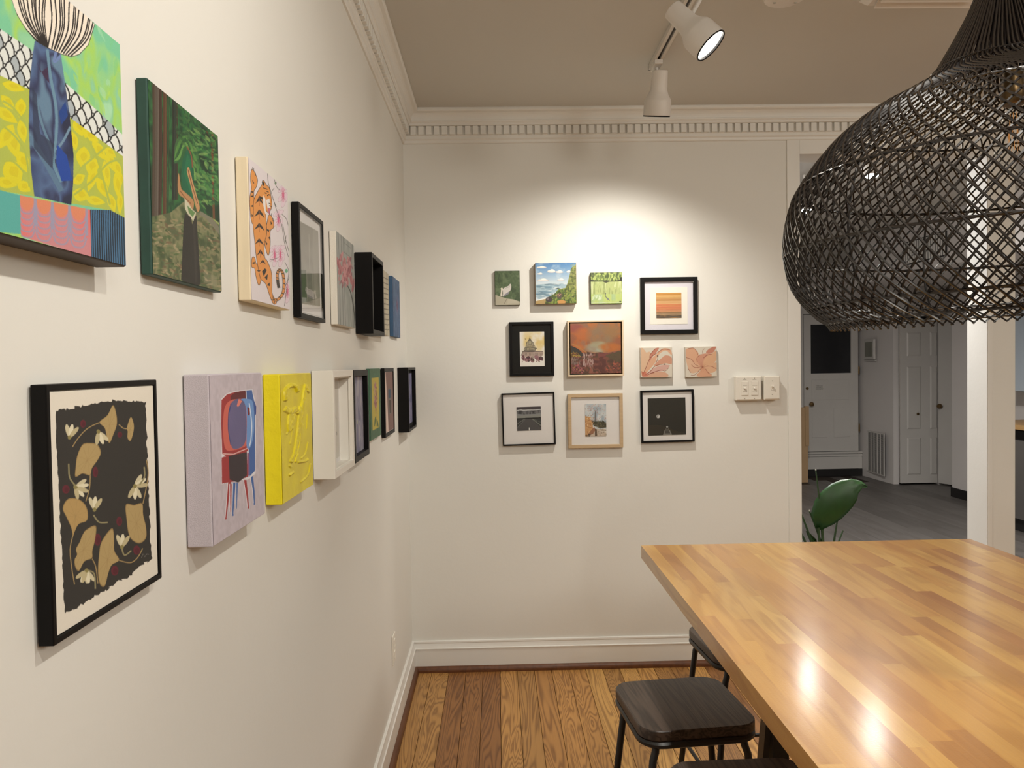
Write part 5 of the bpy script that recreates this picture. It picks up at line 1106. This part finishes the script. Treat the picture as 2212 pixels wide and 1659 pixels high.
# back wall
canvas('tiny green canvas of a white swan by pale rocks', 'B', .434, .555, 1.786, 1.953, .014, M['canvas_swan'], art_swan)
canvas('square seascape canvas with white clouds and green headland', 'B', .629, .828, 1.788, 1.986, .036, M['canvas_sea'], art_sea)
canvas('small square green pond canvas with a grey heron', 'B', .898, 1.051, 1.786, 1.938, .022, M['canvas_swan'], art_pond)
framed('black framed print of orange and ochre stripes in lilac and cream mats', 'B', 1.141, 1.420, 1.635, 1.911, .022, M['black'], .0205, [(.019, M['lilac']), (.048, M['cream'])], art_stripes, (.0775, .0775, .1235, .1235), rec=.012)
framed('black framed watercolour of a domed capitol in a wide black mat', 'B', .500, .716, 1.441, 1.704, .018, M['black'], .0135, [(.012, M['blackmat'])], art_capitol, (.0505, .0475, .1195, .168), rec=.006)
t, w_ = root('framed_painting', 'rust red abstract landscape canvas in a thin light wood float frame', 'B', .782, 1.053, 1.436)
h_ = .269; rect_ring(MB(), w_, h_, .0075, -.040, -.0005).build('frame', M['oakl'], t, bevel=.0008); MB().box(-w_/2+.007, w_/2-.007, -.008, -.001, .007, h_-.007).build('backing', M['blackmat'], t)
MB().box(-w_/2+.013, w_/2-.013, -.036, -.009, .013, h_-.013).build('canvas', M['canvas_sea'], t, bevel=.001); p_ = art_red(); grid('painted_front', p_.out(), w_-.027, h_-.027, -.0366, M['arto'], t, 0, .0135)
canvas('small square canvas of peach lily petals fanning from the lower left', 'B', 1.136, 1.291, 1.425, 1.571, .025, M['canvas_fl'], lambda: art_lily(0))
canvas('small square canvas of a peach hibiscus opening from the centre right', 'B', 1.357, 1.510, 1.423, 1.571, .025, M['canvas_fl'], lambda: art_lily(1), tilt=radians(-.6))
framed('thin black framed photograph of a road under clouds, slightly askew', 'B', .461, .719, 1.104, 1.360, .020, M['black'], .0068, [(.006, M['matw'])], art_road, (.0715, .0715, .1180, .1160), tilt=radians(-.9), rec=.008)
framed('pale wood framed print of an obelisk among blossoming trees', 'B', .780, 1.048, 1.085, 1.350, .022, M['oak'], .0165, [(.015, M['matw'])], art_obelisk, (.0835, .0555, .1035, .1590), rec=.009)
framed('black framed night photograph of a moon over a lit dome', 'B', 1.138, 1.399, 1.106, 1.362, .020, M['black'], .0098, [(.009, M['matw'])], art_moon, (.0355, .0355, .1850, .1820), tilt=radians(-.6), rec=.008)

# ================================================================ switches and outlet
def plate(label, x0, x1, z0, z1, d):
    t = thing('light_switch', label, 'switch', ((x0+x1)/2, D, z0), 0)
    w_ = x1-x0; h_ = z1-z0
    MB().box(-w_/2+.002, w_/2-.002, -d+.006, -.0005, .002, h_-.002).build('surface_box', M['plate'], t, bevel=.002)
    MB().add([(-w_/2, -d+.006, 0), (w_/2, -d+.006, 0), (w_/2, -d+.006, h_), (-w_/2, -d+.006, h_), (-w_/2+.006, -d, .006), (w_/2-.006, -d, .006), (w_/2-.006, -d, h_-.006), (-w_/2+.006, -d, h_-.006)], [(0, 1, 5, 4), (1, 2, 6, 5), (2, 3, 7, 6), (3, 0, 4, 7), (4, 5, 6, 7), (3, 2, 1, 0)]).build('cover_plate', M['plate'], t)
    return t, w_, h_
s1, w_, h_ = plate('double ivory dimmer switch plate on back wall, left of the toggle', 1.598, 1.725, 1.305, 1.424, .040)
for cx in (-.021, .027):
    MB().box(cx-.0165, cx+.0165, -.043, -.0395, .026, .093).build('dimmer', M['plate'], s1, bevel=.001)
    for z in (.046, .074): MB().box(cx-.011, cx+.011, -.0437, -.0428, z-.0007, z+.0007).build('groove', M['screw'], s1)
    MB().lathe([(0, 0), (.0055, 0), (.0055, .006), (.004, .008), (0, .008)], mtx=Matrix.Translation((cx, -.043, .060)) @ Euler((pi/2, 0, 0)).to_matrix().to_4x4(), k=14, cap=False).build('dimmer_knob', M['plate'], s1)
    for z in (.010, .108): MB().lathe([(0, 0), (.0028, 0), (.002, .0012), (0, .0013)], mtx=Matrix.Translation((cx, -.0399, z)) @ Euler((pi/2, 0, 0)).to_matrix().to_4x4(), k=10, cap=False).build('screw', M['screw'], s1)
    MB().box(cx-.009, cx+.009, -.0402, -.0396, .1005, .1025).build('slit', M['screw'], s1)
s2, w_, h_ = plate('single ivory toggle switch plate beside the opening casing', 1.7345, 1.8135, 1.307, 1.424, .046)
MB().box(-.006, .006, -.0475, -.0455, .047, .070).build('toggle_collar', M['plate'], s2); MB().add([(-.0035, -.046, .056), (.0035, -.046, .056), (.0035, -.046, .066), (-.0035, -.046, .066), (-.003, -.060, .064), (.003, -.060, .064), (.003, -.059, .071), (-.003, -.059, .071)], [(0, 1, 5, 4), (1, 2, 6, 5), (2, 3, 7, 6), (3, 0, 4, 7), (4, 5, 6, 7), (3, 2, 1, 0)]).build('toggle', M['plate'], s2)
for z in (.026, .092): MB().lathe([(0, 0), (.0028, 0), (.002, .0012), (0, .0013)], mtx=Matrix.Translation((0, -.0458, z)) @ Euler((pi/2, 0, 0)).to_matrix().to_4x4(), k=10, cap=False).build('screw', M['screw'], s2)
ot = thing('wall_outlet', 'white outlet cover low on left wall near the corner', 'outlet', (0, 3.095, .305), pi/2)
MB().box(-.036, .036, -.006, -.0005, 0, .115).build('cover_plate', M['plate'], ot, bevel=.002)
for z in (.034, .081): MB().box(-.016, .016, -.0085, -.0055, z-.014, z+.014).build('socket', M['plate'], ot, bevel=.003)

# ================================================================ plant beyond the opening
pl = thing('potted_plant', 'green broad-leaved plant with upright stems standing beyond the opening', 'plant', (2.32, 4.42, 0))
MB().lathe([(0, 0), (.11, 0), (.14, .24), (.15, .26), (.135, .26), (.13, .235), (0, .235)], k=28, cap=False).build('pot', M['pot'], pl); MB().lathe([(0, .236), (.129, .236), (.129, .24), (0, .24)], k=28, cap=False).build('soil', M['soil'], pl)
stems = [((-.05, 0), (-.20, .02), .62), ((-.03, .03), (-.155, 0), .66), ((0, 0), (-.055, -.02), .86), ((.02, 0), (-.085, .0), .62), ((.03, -.02), (.075, -.02), .60), ((-.02, -.02), (.0, .0), .70), ((.0, .02), (-.03, .02), .52), ((.04, .0), (.12, .02), .50)]
for i, (b0, e0, hh) in enumerate(stems):
    pts = [(b0[0]+(e0[0]-b0[0])*(k/6)**1.6, b0[1]+(e0[1]-b0[1])*k/6, .23+(hh-.23)*k/6) for k in range(7)]
    MB().tube(pts, [.011-.0012*k for k in range(7)], 8).build('stem', M['stem'], pl)
    if i in (0, 2, 3, 4): MB().tube([pts[-1], (pts[-1][0], pts[-1][1], pts[-1][2]+.008)], .004, 6).build('stem_tip', M['tip'], pl)
def leaf(pts_mid, widths, m, nrm=(0, -1, .35)):
    mb = MB(); vs = []; P = [Vector(p) for p in pts_mid]; n = len(P); K = 9
    for i, p in enumerate(P):
        t = (P[min(i+1, n-1)]-P[max(0, i-1)]).normalized(); sd = t.cross(Vector(nrm)).normalized(); nn = sd.cross(t)
        for k in range(K):
            u = (k/(K-1)-.5)*2; vs.append(p+sd*u*widths[i]+nn*(-.10*abs(u)**1.5*widths[i])+nn*.004*sin(i*2.1+u*5))
    fs = [(i*K+k, i*K+k+1, (i+1)*K+k+1, (i+1)*K+k) for i in range(n-1) for k in range(K-1)]
    return mb.add(vs, fs, True)
mid = [(-.04, -.02, .52), (-.02, -.03, .58), (.01, -.04, .635), (.045, -.045, .68), (.085, -.05, .72), (.125, -.05, .75), (.16, -.05, .772), (.20, -.045, .778), (.235, -.04, .765)]
lf = leaf(mid, [.02, .07, .088, .092, .085, .07, .045, .022, .006], M['leaf']).build('leaf', M['leaf'], pl)
sd = lf.modifiers.new('thickness', 'SOLIDIFY'); sd.thickness = .0012
lf2 = leaf([(-.02, .02, .34), (-.05, .03, .44), (-.09, .03, .50)], [.006, .02, .004], M['leaf']).build('leaf', M['leaf'], pl)
MB().tube([(.0, 0, .26), (-.03, -.01, .40), (-.04, -.02, .53)], .007, 8).build('leaf_stalk', M['stem'], pl)
